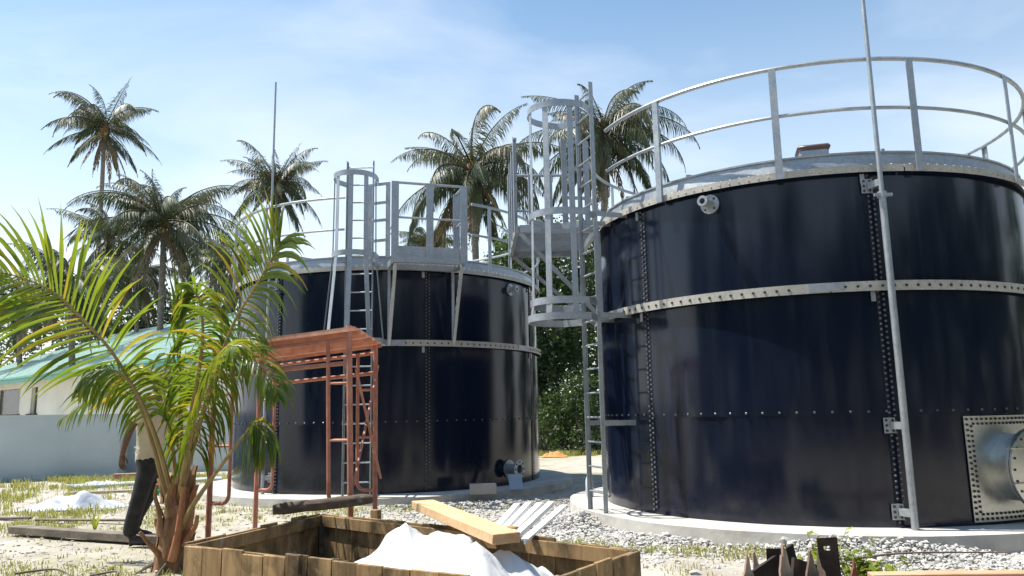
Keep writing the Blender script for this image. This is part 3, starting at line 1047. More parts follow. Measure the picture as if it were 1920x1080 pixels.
# ------------------------------------------------------------------ scaffold
def scaffold():
    root = empty('scaffold_tower', (-2.2, 8.0, 0))
    tag(root, 'red oxide walk-through scaffold frames with perforated orange deck', 'scaffold')
    tops = {'nl': V(-2.93, 7.52, 2.04), 'nr': V(-1.505, 7.0, 2.13), 'fl': V(-2.95, 8.95, 2.0), 'fr': V(-1.50, 8.33, 2.10)}
    feet = {'nl': V(-2.92, 7.52, 0), 'nr': V(-1.455, 7.0, 0), 'fl': V(-2.95, 8.95, 0), 'fr': V(-1.485, 8.33, 0)}
    def leg(k):
        return lambda z: feet[k].lerp(tops[k], z / 2.12)
    for l, r in (('nl', 'nr'), ('fl', 'fr')):
        L0, L1 = leg(l), leg(r)
        part(MB().tube([L0(1.78), L1(1.78)], .021, 8), 'header', 'scaffold', root)
        part(MB().tube([L0(2.0), L1(2.0)], .021, 8), 'top_rail', 'scaffold', root)
        ax = (L1(1) - L0(1)); ax.z = 0; ax.normalize()
        for Lg, s in ((L0, 1), (L1, -1)):
            part(MB().tube([Lg(-.02), Lg(2.12)], .027, 10), 'outer_leg', 'scaffold', root)
            part(MB().box(Lg(.0), (.12, .12, .012)), 'base_plate', 'scaffold', root)
            off = ax * (s * .225)
            pts = [Lg(1.98) + off, Lg(1.2) + off, Lg(.62) + off]
            for k in range(1, 6):
                an = k / 5 * pi / 2
                pts.append(Lg(.62) + ax * (s * (.225 - .085 * (1 - cos(an)))) + V(0, 0, -.085 * sin(an)))
            pts.append(Lg(.535))
            part(MB().tube(pts, .019, 8), 'inner_leg', 'scaffold', root)
            for z in (1.60, 1.09):
                part(MB().tube([Lg(z), Lg(z) + off], .016, 6), 'rung', 'scaffold', root)
    for a, b, o in (('nr', 'fr', .03),):
        A, B = leg(a), leg(b)
        part(MB().tube([A(.70) + V(o, 0, 0), B(1.86) + V(o, 0, 0)], .013, 6), 'cross_brace', 'scaffold', root)
        part(MB().tube([A(1.72) + V(o * 2, 0, 0), B(.66) + V(o * 2, 0, 0)], .013, 6), 'cross_brace', 'scaffold', root)
    # perforated deck planks: pressed trays with folded edges
    def D(s, t, z):
        p = tops['nl'].lerp(tops['nr'], s).lerp(tops['fl'].lerp(tops['fr'], s), t)
        return p + V(0, 0, z - .02)
    n = 5
    for i in range(n):
        t0 = -.04 + 1.08 * i / n + .004; t1 = -.04 + 1.08 * (i + 1) / n - .004
        dz = .006 * (i % 2)
        mb = MB()
        ss = [-.045 + 1.09 * k / 28 for k in range(29)]
        ts = [t0 + (t1 - t0) * q for q in (0, .26, .36, .64, .74, 1)]
        for k in range(28):
            for j in range(5):
                if j in (1, 3) and k % 2 == 1:
                    continue
                q = [(ss[k], ts[j]), (ss[k + 1], ts[j]), (ss[k + 1], ts[j + 1]), (ss[k], ts[j + 1])]
                mb.add([D(a, b, dz) for a, b in q] + [D(a, b, dz - .003) for a, b in q],
                       [(0, 1, 2, 3), (7, 6, 5, 4), (0, 4, 5, 1), (2, 6, 7, 3), (1, 5, 6, 2), (3, 7, 4, 0)])
        for tt in (t0 + .002, t1 - .002):
            mb.beam(D(ss[0], tt, dz - .022), D(ss[-1], tt, dz - .022), .003, .038)
        p = part(mb, 'deck_plank', 'scaffold_deck', root)
scaffold()

# ------------------------------------------------------------------ formwork box and its contents
BL, BF, BRc, BN = V(-2.176, 5.262, 0), V(-1.656, 6.716, 0), V(.711, 4.75, 0), V(.092, 3.873, 0)
def formwork_box():
    root = empty('formwork_box', (BL + BF + BRc + BN) / 4)
    tag(root, 'open box of stained formwork boards in the foreground', 'crate')
    ht = .50
    walls = [(BL, BN, 14, -1), (BL, BF, 8, 1), (BF, BRc, 15, 1), (BN, BRc, 6, -1)]
    rnd = random.Random(3)
    for wi, (a, b, n, s) in enumerate(walls):
        d = (b - a); L = d.length; d.normalize()
        nrm = V(-d.y, d.x, 0) * s            # outward
        for i in range(n):
            t0, t1 = L * i / n + .003, L * (i + 1) / n - .003
            m = (t0 + t1) / 2
            if m < 0.02 or m > L - .02:
                continue
            top = ht + rnd.uniform(-.022, .010)
            if wi == 2 and .30 < m / L < .36:
                top -= .03
            R3 = Matrix((d, nrm, V(0, 0, 1))).transposed()
            part(MB().box(a + d * m + nrm * (.018 + rnd.uniform(-.003, .003)) + V(0, 0, top / 2 - .02), (t1 - t0, .024, top + .04), R3, .003), 'board', 'form_ply', root)
        # battens and posts outside
        z = .40
        part(MB().beam(a + nrm * .055 + V(0, 0, .12) + d * .05, b + nrm * .055 + V(0, 0, .12) - d * .05, .05, .07, (0, 0, 1), .004), 'waler', 'form_ply', root)
        part(MB().beam(a + d * .04 - nrm * .012 + V(0, 0, ht - .06), b - d * .04 - nrm * .012 + V(0, 0, ht - .06), .022, .09, (0, 0, 1), .003), 'top_rail', 'form_ply', root)
    # corner posts
    for q in (BL, BF, BRc, BN):
        c = root.location
        inw = (V(c.x, c.y, 0) - q).normalized()
        part(MB().box(q + inw * .02 + V(0, 0, .24), (.05, .05, .50), Matrix.Rotation(.5, 3, 'Z'), .004), 'corner_post', 'dark_timber', root)
    d = (BN - BL).normalized(); nrm = V(-d.y, d.x, 0) * -1
    for t in (1.10,):
        p = BL + d * t + nrm * .085
        part(MB().box(p + V(0, 0, .26), (.09, .04, .53), Matrix((d, nrm, V(0, 0, 1))).transposed(), .005), 'stake', 'form_ply', root)
    d = (BRc - BF).normalized(); nrm = V(-d.y, d.x, 0)
    for t, hh in ((.62, .56), (2.05, .54)):
        p = BF + d * t + nrm * .075
        part(MB().box(p + V(0, 0, hh / 2), (.085, .05, hh), Matrix((d, nrm, V(0, 0, 1))).transposed(), .005), 'stake', 'form_ply', root)
    # plywood floor
    c = (BL + BF + BRc + BN) / 4
    q = [c + (p - c) * .975 for p in (BL, BN, BRc, BF)]
    mb = MB().add([p + V(0, 0, .16) for p in q] + [p + V(0, 0, .13) for p in q],
                  [(0, 1, 2, 3), (7, 6, 5, 4), (0, 4, 5, 1), (1, 5, 6, 2), (2, 6, 7, 3), (3, 7, 4, 0)])
    part(mb, 'floor_sheet', 'dark_timber', root)
formwork_box()

# old log lying on the far corner of the box
def old_beam():
    root = empty('old_beam', (-1.66, 6.80, .5))
    tag(root, 'dark weathered beam lying across the far corner of the box', 'beam')
    a, b = V(-2.03, 6.60, .548), V(-1.27, 6.95, .585)
    pts, rs = [], []
    for i in range(10):
        t = i / 9
        pts.append(a.lerp(b, t) + V(0, 0, .008 * noise.noise(V(t * 5, 2, 0))))
        rs.append(.05 * (1 + .1 * noise.noise(V(t * 7, 5, 0))) * (.8 if i in (0, 9) else 1))
    part(MB().tube(pts, rs, 9), 'timber', 'dark_timber', root)
old_beam()

def crease(x, y, seed):
    """random heights on a triangle lattice, flat between: crisp folds"""
    i, j = math.floor(x), math.floor(y)
    fx, fy = x - i, y - j
    def h(a, b):
        return noise.cell(V(a * 1.37 + seed * 7.1 + .5, b * 1.91 - seed * 3.3 + .5, seed)) * 2 - 1
    if fx + fy < 1:
        return h(i, j) * (1 - fx - fy) + h(i + 1, j) * fx + h(i, j + 1) * fy
    return h(i + 1, j + 1) * (fx + fy - 1) + h(i + 1, j) * (1 - fy) + h(i, j + 1) * (1 - fx)

def crumpled(name, center, sx, sy, hfun, mat, label, cat, rz=0, n=64, seed=0, fold=.05, group=None):
    """creased sheet lying as a heap: closed thin double surface"""
    mb = MB()
    R = Matrix.Rotation(rz, 3, 'Z')
    vs = []
    for j in range(n + 1):
        for i in range(n + 1):
            u, v = 2 * i / n - 1, 2 * j / n - 1
            # round the outline irregularly
            k = 1 + .18 * noise.noise(V(u * 1.5, v * 1.5, seed)) 
            r2 = max(abs(u), abs(v)); r1 = sqrt(u * u + v * v)
            f = (r2 / r1 if r1 > 1e-6 else 1) * .55 + .45
            x, y = u * f * sx * k, v * f * sy * k
            rid = crease(u * 2.3 + .3 * v, v * 1.9, seed) * 1.0 + crease(u * 5.2 - v, v * 4.6 + u, seed + 11) * .42 + crease(u * 12, v * 11 + 2 * u, seed + 23) * .13
            e = max(0, 1 - r2 ** 5)
            z = hfun(u, v) * e + fold * rid * (.25 + .75 * e)
            vs.append(R @ V(x, y, max(z, .004 + .01 * e)))
    N = (n + 1) ** 2
    fs = []
    for j in range(n):
        for i in range(n):
            a = j * (n + 1) + i
            fs.append((a, a + 1, a + n + 2, a + n + 1))
    mb.add(vs, fs, True)
    mb.open = True
    C = Vector(center)
    o = mb.build(name, mat, None, (0, 0, 0), 24)
    o.location = C
    md = o.modifiers.new('thickness', 'SOLIDIFY'); md.thickness = .003; md.offset = -1
    tag(o, label, cat, group)
    return o
def heap1(u, v):
    return .20 + .20 * math.exp(-((u + .45) ** 2 / .09 + (v - .30) ** 2 / .22)) + .18 * math.exp(-((u - .12) ** 2 / .10 + (v - .42) ** 2 / .25)) \
        + .19 * math.exp(-((u - .72) ** 2 / .10 + (v + .1) ** 2 / .30)) + .04 * (v + .3)
crumpled('plastic_sheet', (-.62, 5.04, .19), .98, .60, heap1, 'sheet', 'crumpled white plastic sheeting heaped inside the formwork box', 'plastic sheet', radians(-36), 120, 3.3, .065)
crumpled('plastic_scrap', (.22, 4.52, .165), .17, .13, lambda u, v: .20 * (1 - .5 * (u * u + v * v)), 'sheet', 'small crumpled white plastic scrap in the right corner of the box', 'plastic scrap', .4, 24, 9.1, .03)
crumpled('plastic_scrap', (-1.42, 5.35, .165), .13, .10, lambda u, v: .24 * math.exp(-(u * u + v * v) * 2), 'sheet', 'small peaked white plastic scrap in the left half of the box', 'plastic scrap', .4, 24, 5.1, .03)

def planks():
    root = tag(empty('timber_plank', (-.4, 5.5, .5)), 'thick fresh sawn plank resting on the white sheeting', 'plank')
    part(MB().beam((-.74, 6.25, .61), (-.06, 4.72, .575), .18, .062, (0, 0, 1), .004), 'plank', 'timber', root)
    # white profiles poking out behind the box
    offs = [(-.155, 0), (-.095, .006), (-.035, .002), (.025, .008)]
    for i, (dx, dz) in enumerate(offs):
        a, b = V(-.04 + dx, 5.25, .50 + dz), V(.24 + dx * 1.5, 6.25, .60 + dz)
        mb = MB().beam(a, b, .046, .010, (0, 0, 1))
        t = (b - a).normalized(); sd = t.cross(V(0, 0, 1)).normalized()
        for s in (-1, 1):
            mb.beam(a + sd * s * .021 - V(0, 0, .017), b + sd * s * .021 - V(0, 0, .017), .005, .022)
        o = mb.build('white_channel', 'upvc', None, tuple(a))
        nm = ('leftmost', 'second from left', 'third from left', 'fourth from left')[i]
        tag(o, 'white channel strip jutting over the box edge, %s of the close row' % nm, 'channel', 'white channel strips')
    a, b = V(.05, 5.05, .515), V(.375, 6.20, .585)
    o = MB().beam(a, b, .05, .012, (0, 0, 1)).beam(a - V(0, 0, .017), b - V(0, 0, .017), .012, .022).build('white_channel', 'upvc', None, tuple(a))
    tag(o, 'single white channel strip lying apart to the right of the close row', 'channel', 'white channel strips')
    # scraps on the box floor
    rnd = random.Random(5)
    for i, (x, y, l, w, rz, m, lab) in enumerate((
            (-1.02, 5.32, .50, .10, .9, 'timber', 'pale board offcut lying left of the white sheeting in the box'),
            (-1.15, 5.62, .42, .07, .2, 'grey_timber', 'grey board offcut in the shaded back of the box'),
            (-1.36, 5.05, .36, .06, -.4, 'dark_timber', 'dark stick lying near the front left of the box'),
            (.30, 4.72, .34, .14, .5, 'timber', 'pale board offcut under the scrap in the right corner of the box'),
            (.08, 4.42, .40, .09, 1.1, 'timber', 'pale narrow offcut near the front corner of the box'))):
        o = MB().box((0, 0, 0), (l, w, .022), Matrix.Rotation(rz, 3, 'Z') @ Matrix.Rotation(.06, 3, 'Y'), .003).build('board_offcut', m, None)
        o.location = (x, y, .205 + .012 * (i % 3))
        tag(o, lab, 'offcut', 'scrap boards in the box')
planks()

# ------------------------------------------------------------------ coconut palms in the background
def catmull(P, n):
    P = [Vector(p) for p in P]
    Q = [P[0] * 2 - P[1]] + P + [P[-1] * 2 - P[-2]]
    out = []
    segs = len(P) - 1
    for k in range(n + 1):
        t = k / n * segs
        i = min(int(t), segs - 1); f = t - i
        p0, p1, p2, p3 = Q[i], Q[i + 1], Q[i + 2], Q[i + 3]
        out.append(.5 * ((2 * p1) + (p2 - p0) * f + (2 * p0 - 5 * p1 + 4 * p2 - p3) * f * f + (3 * p1 - p0 - 3 * p2 + p3) * f ** 3))
    return out

def leaflet(mb, p, d, side, L, w, droop, seg=4, fold=.35, curl=0.0, rnd=random):
    """narrow folded blade from p along d, sagging by gravity"""
    d = d.normalized()
    nrm = d.cross(side)
    if nrm.length < 1e-4:
        nrm = V(0, 0, 1)
    nrm.normalize()
    vs, fs = [], []
    pos = p.copy()
    cur = d.copy()
    for i in range(seg + 1):
        t = i / seg
        ww = w * (.45 + 1.1 * t if t < .5 else 2 * (1 - t) * 1.0 + .02) if t < 1 else .001
        sd = cur.cross(nrm).normalized()
        lift = nrm * (ww * fold)
        vs += [pos - sd * ww + lift, pos, pos + sd * ww + lift]
        cur = (cur + V(0, 0, -droop / seg) * (1 + t)).normalized()
        pos = pos + cur * (L / seg)
    for i in range(seg):
        a = i * 3
        fs += [(a, a + 1, a + 4, a + 3), (a + 1, a + 2, a + 5, a + 4)]
    mb.add(vs, fs, True)

def frond_mesh(name, L, e0, bend, seed, mat='palm_leaf', n=80, wl=.019, leaf=1.0, droop=2.8):
    """coconut frond from origin heading +Y, starting at elevation e0, bending down"""
    rnd = random.Random(seed)
    mb = MB(); mb.open = True
    pts = [V(0, 0, 0)]
    N = 16
    e = e0
    sway = rnd.uniform(-.25, .25)
    x = 0
    for i in range(N):
        t = i / N
        e = e0 - bend * (t ** 1.3)
        h = sway * t
        pts.append(pts[-1] + V(sin(h) * cos(e), cos(h) * cos(e), sin(e)) * (L / N))
    mb.tube(pts, [.045 * (1 - .85 * i / N) for i in range(N + 1)], 4, caps=False)
    for k in range(n):
        t = .14 + .85 * (k + rnd.uniform(0, .5)) / n
        f = t * N
        i = min(int(f), N - 1); ff = f - i
        p = pts[i].lerp(pts[i + 1], ff)
        T = (pts[i + 1] - pts[i]).normalized()
        S = T.cross(V(0, 0, 1))
        S = S.normalized() if S.length > .05 else V(1, 0, 0)
        U = S.cross(T)
        l = leaf * (sin(min(1, (t + .12)) ** .8 * pi) ** .6 * .9 + .15) * rnd.uniform(.8, 1.1)
        for s in (-1, 1):
            a = radians(35 + 25 * t) + rnd.uniform(-.12, .12)
            d = S * s * cos(a) + T * sin(a) + U * (.35 - .4 * rnd.random())
            leaflet(mb, p, d, S, l * (1 if rnd.random() > .08 else .5), wl, droop * rnd.uniform(.6, 1.25), 2, .3)
    return mb.mesh(name, mat, sharp=180)

FR = []
for i, (e0, bend) in enumerate(((.98, 1.0), (1.05, 1.35), (.95, 1.6), (.8, 1.9), (.6, 1.9), (.42, 1.9), (.2, 1.75), (-.05, 1.5), (-.35, 1.2), (-.75, .8))):
    FR.append(frond_mesh('frond', 1.0 * 4.2, e0, bend, 40 + i))
FR2 = []
for i, (e0, bend) in enumerate(((1.2, 1.5), (.9, 1.3), (1.0, 2.0), (.7, 1.5), (.55, 2.2), (.3, 1.5), (.1, 2.0), (-.15, 1.2), (-.5, 1.0), (-.9, .6))):
    FR2.append(frond_mesh('frond', 3.9, e0, bend, 140 + i, 'palm_leaf', 70, .02, .9, 3.0))
DRY = frond_mesh('frond', 3.4, -1.0, .5, 91, 'dry_leaf', 22, .03, .5, 1.6)

def palm(base, top, scale, seed, label, nfr=26, lean=0.0, group='coconut palms behind the tanks'):
    rnd = random.Random(seed)
    root = empty('coconut_palm', base)
    wind = V(rnd.uniform(-.22, .22), rnd.uniform(-.22, .22), 0)
    tag(root, label, 'palm tree', group)
    b, t = Vector(base), Vector(top)
    rel = t - b
    mb = MB()
    pts, rs = [], []
    K = 30
    for i in range(K + 1):
        f = i / K
        q = V(rel.x * f ** 1.25 + lean * sin(f * pi), rel.y * f, rel.z * f)
        pts.append(q)
        rs.append((.16 + .12 * math.exp(-f * 9) - .045 * f) * (1 + (.05 if i % 2 else 0)) * max(scale, .75))
    mb.tube(pts, rs, 10)
    mb.build('trunk', 'bark', root, sharp=70)
    top_l = pts[-1]
    # crown shaft and nuts
    cb = MB().lathe([(.14 * scale, -.5 * scale), (.26 * scale, -.1 * scale), (.24 * scale, .2 * scale), (.08 * scale, .6 * scale), (.001, .7 * scale)], top_l, (0, 0, 1), 9)
    cb.build('crown_heart', 'sheath', root)
    if nfr > 14:
        for i in range(5):
            a = rnd.uniform(0, 2 * pi)
            nb = MB().lathe([(.001, -.13), (.09, -.07), (.115, .0), (.09, .08), (.001, .13)], top_l + V(cos(a) * .33, sin(a) * .33, -.28 - .15 * rnd.random()) * scale, (0, 0, 1), 8)
            nb.build('coconut', 'stalk', root)
    ga = rnd.uniform(0, 6)
    nfr = int(nfr * rnd.uniform(1.25, 1.75)); shape = rnd.uniform(.65, 1.0)
    for i in range(nfr):
        k = max(0, min(len(FR) - 1, int(len(FR) * (i / nfr) ** shape + rnd.uniform(-1.3, 1.3))))
        o = bpy.data.objects.new('frond', (FR if rnd.random() < .5 else FR2)[k] if rnd.random() > .02 else DRY)
        COL.objects.link(o)
        o.parent = root
        o.location = top_l + V(0, 0, rnd.uniform(-.1, .25) * scale)
        o.rotation_euler = (wind.x + rnd.uniform(-.2, .2), wind.y + rnd.uniform(-.35, .35), ga + i * 2.39996 + rnd.uniform(-.25, .25))
        sc = scale * rnd.uniform(.72, 1.15) * (.8 if k == 0 else 1)
        o.scale = (sc, sc, sc)
    for i in range(8):
        o = bpy.data.objects.new('dead_frond', DRY); COL.objects.link(o); o.parent = root
        o.location = top_l - V(0, 0, .2 * scale)
        o.rotation_euler = (rnd.uniform(-.1, .35), 0, rnd.uniform(0, 6.3)); o.scale = (scale * rnd.uniform(.7, 1.15),) * 3
    return root

PALMS = [
    ((-18.6, 38, 0), (-18.9, 38, 8.6), .78, 'short palm between the tallest trunk and the big full palm', 20, 0.0),
    ((-23.5, 37, 0), (-24.2, 37, 7.4), .85, 'low shaggy palm at the far left below the tallest crown', 22, 0.0),
    ((-12.9, 37, 0), (-12.6, 37, 7.4), .70, 'low palm crown half hidden left of the far tank rail', 18, 0.0),
    ((-25.3, 45, 0), (-24.98, 45, 19.0), 1.0, 'tallest palm, farthest left, with bare trunk above the house roof', 24, 0.3),
    ((-16.15, 35, 0), (-16.3, 35, 10.3), 1.02, 'big full palm right of the tallest one, trunk behind the roof ridge', 30, 0.0),
    ((-19.4, 50, 0), (-19.7, 50, 12.0), .80, 'smallest distant palm low between the full palm and the far tank', 20, 0.0),
    ((-13.0, 42, 0), (-13.24, 42, 14.3), .92, 'palm rising behind the left part of the far tank railing', 24, 0.0),
    ((-1.4, 32, 0), (-1.6, 32, 11.7), 1.12, 'bushy palm with dark trunk right behind the far tank platform', 30, 0.0),
    ((3.5, 34, 0), (4.4, 34, 14.1), 1.1, 'palm behind the near tank ladder cage, crown above the rail', 28, 0.25),
    ((-5.2, 45, 0), (-5.0, 45, 11.4), .72, 'small yellowish palm between the far tank cage and its platform', 20, 0.0),
    ((-22.4, 40, 0), (-21.6, 40, 10.8), .82, 'leaning palm low behind the tallest trunk at the left', 22, 0.5),
    ((-17.0, 30, 0), (-17.6, 30, 6.6), .85, 'low palm at the left edge just above the house roof', 22, 0.0),
    ((-12.6, 33, 0), (-12.2, 33, 8.0), .72, 'short palm low behind the upright spear of the young palm', 20, 0.0),
    ((1.35, 41, 0), (.85, 41, 9.6), .8, 'short palm in the gap between the two tanks', 20, 0.0),
]
for i, (b, t, s, lab, nf, ln) in enumerate(PALMS):
    palm(b, t, s, 100 + i, lab, nf, ln)

# ------------------------------------------------------------------ bushes and broadleaf trees
def bush(name, base, blobs, nleaf, leaf, seed, label, cat='bush', group='bushes along the back of the plot', mat='bush_leaf', trunk=True):
    rnd = random.Random(seed)
    root = tag(empty(name, base), label, cat, group)
    if trunk:
        mb = MB()
        for (c, r) in blobs:
            q = Vector(c)
            mb.tube([V(rnd.uniform(-.15, .15), rnd.uniform(-.15, .15), -.05), q * .5 + V(rnd.uniform(-.3, .3), 0, .2), q], [.09, .06, .02], 6)
        mb.build('stems', 'bark', root)
    mb = MB(); mb.open = True
    tot = sum(r[0] * r[1] + r[1] * r[2] for c, r in blobs)
    vs, fs = [], []
    for (c, r) in blobs:
        k = int(nleaf * (r[0] * r[1] + r[1] * r[2]) / tot)
        cl = [(rnd.gauss(0, 1), rnd.gauss(0, 1), rnd.gauss(0, 1)) for _ in range(max(8, k // 26))]
        for _ in range(k):
            q = Vector(rnd.choice(cl)).normalized()
            q = q * rnd.uniform(.62, 1.06) + V(rnd.gauss(0, .09), rnd.gauss(0, .09), rnd.gauss(0, .09))
            p = V(c[0] + q.x * r[0], c[1] + q.y * r[1], c[2] + q.z * r[2])
            if p.z < .02:
                continue
            d = V(rnd.gauss(0, 1), rnd.gauss(0, 1), rnd.gauss(-.3, .7)).normalized()
            s = d.cross(V(rnd.gauss(0, 1), rnd.gauss(0, 1), rnd.gauss(0, 1))).normalized()
            l = leaf * rnd.uniform(.6, 1.3); w = l * .28
            o = len(vs)
            vs += [p, p + d * l * .5 + s * w, p + d * l, p + d * l * .5 - s * w]
            fs.append((o, o + 1, o + 2, o + 3))
    mb.add(vs, fs, False)
    mb.build('foliage', mat, root, sharp=180)
    return root

bush('broadleaf_tree', (1.2, 27.5, 0), [((0, 0, 4.6), (1.5, 1.1, 1.9)), ((-1.0, .3, 6.4), (1.2, 1.0, 1.5)), ((1.0, .2, 6.8), (1.3, 1.0, 1.6)), ((.6, 0, 2.6), (1.3, .9, 1.4)), ((-.6, .2, 1.6), (1.2, .9, 1.3))], 17000, .16, 1,
     'dark dense tree filling the gap between the two tanks', 'tree', 'trees and bushes behind the tanks')
bush('broadleaf_tree', (1.9, 32.5, 0), [((0, 0, 2.6), (2.4, 1.4, 2.8)), ((-.4, 0, 5.4), (2.2, 1.3, 2.0))], 9000, .24, 31, 'darkest tree standing behind the others in the gap between the tanks', 'tree', 'trees and bushes behind the tanks')
bush('shrub', (.9, 25.4, 0), [((0, 0, .9), (1.1, .8, 1.0)), ((.7, .2, 1.3), (.8, .7, 1.1))], 4200, .12, 2, 'sunlit low shrub at the foot of the gap between the tanks', 'bush', 'trees and bushes behind the tanks')
bush('shrub', (2.4, 25.0, 0), [((0, 0, .8), (.9, .8, .95)), ((-.3, .2, 1.9), (.7, .6, .9))], 3200, .12, 3, 'low shrub seen through the near tank ladder rungs', 'bush', 'trees and bushes behind the tanks')
bush('broadleaf_tree', (3.6, 29.5, 0), [((-.6, 0, 3.2), (1.6, 1.2, 2.6)), ((0, 0, 6.2), (1.6, 1.2, 1.7))], 6500, .17, 4, 'dark tree mostly hidden behind the near tank ladder', 'tree', 'trees and bushes behind the tanks')
bush('broadleaf_tree', (-2.2, 29, 0), [((0, 0, 3.0), (2.2, 1.2, 2.6)), ((1.2, 0, 5.0), (1.5, 1.1, 1.7))], 6000, .18, 5, 'dark tree showing just over the right rim of the far tank', 'tree', 'trees and bushes behind the tanks')
bush('broadleaf_tree', (-19.5, 42, 0), [((0, 0, 5.0), (2.8, 2, 3.6)), ((2.2, 0, 6.2), (2.0, 1.6, 2.2)), ((-2.4, 0, 6.8), (2.2, 1.7, 2.0))], 9000, .24, 6, 'rounded dark tree behind the roof, left of the full palm trunk', 'tree', 'trees behind the house')
bush('broadleaf_tree', (-27.5, 45, 0), [((0, 0, 4.5), (3.4, 2, 4.0)), ((3, 0, 6), (2.4, 1.6, 2.6))], 8000, .25, 7, 'dark tree behind the roof at the far left', 'tree', 'trees behind the house')
bush('broadleaf_tree', (-13.3, 39, 0), [((0, 0, 3.6), (3.0, 1.8, 3.2)), ((2.5, 0, 4.6), (2.2, 1.4, 2.2)), ((-2.0, 0, 5.2), (1.5, 1.2, 1.7))], 9000, .22, 8, 'grey green tree behind the young palm, left of the far tank', 'tree', 'trees behind the house')
bush('broadleaf_tree', (-7.5, 40, 0), [((0, 0, 3.4), (3.0, 1.8, 3.0)), ((2.2, 0, 4.2), (2.2, 1.4, 2.0))], 6500, .22, 9, 'low dark tree hidden behind the far tank rim', 'tree', 'trees behind the house')
# unseen trees added behind and right of the near tank for darker reflections
for i, (x, y, h, lab) in enumerate(((6.5, 27, 6.0, 'unseen dark tree added behind the middle of the near tank'), (10.5, 23, 6.5, 'unseen dark tree added behind the right part of the near tank'),
                                 (14, 18, 7.0, 'unseen dense tree added outside the frame beyond the near tank'), (17.5, 11, 7.5, 'unseen dense tree added outside the frame to the right'))):
    bush('broadleaf_tree', (x, y, 0), [((0, 0, h * .30), (2.6, 2.2, h * .32)), ((.5, .2, h * .66), (2.0, 1.8, h * .3))], 4200, .36, 160 + i, lab, 'tree', 'trees and bushes behind the tanks')
ORD = ('first', 'second', 'third', 'fourth', 'fifth', 'sixth', 'seventh', 'eighth', 'ninth', 'tenth', 'eleventh', 'twelfth', 'thirteenth')
for i in range(13):  # unseen row added behind the camera; its mirror image darkens the enamel
    a = radians(188 + i * 15.0)
    x, y, h = 2 + 17 * cos(a), 4 + 16 * sin(a), 8.0 + 1.2 * sin(i * 2.1)
    bush('broadleaf_tree', (x, y, 0), [((0, 0, h * .30), (2.9, 2.4, h * .34)), ((.8, .3, h * .72), (2.3, 2.0, h * .3)), ((-1.2, -.2, h * .60), (2.3, 2.0, h * .3))], 5200, .42, 60 + i,
         'unseen dense green tree added behind the photographer, %s from the left in the row' % ORD[i], 'tree', 'unseen trees added behind the photographer')

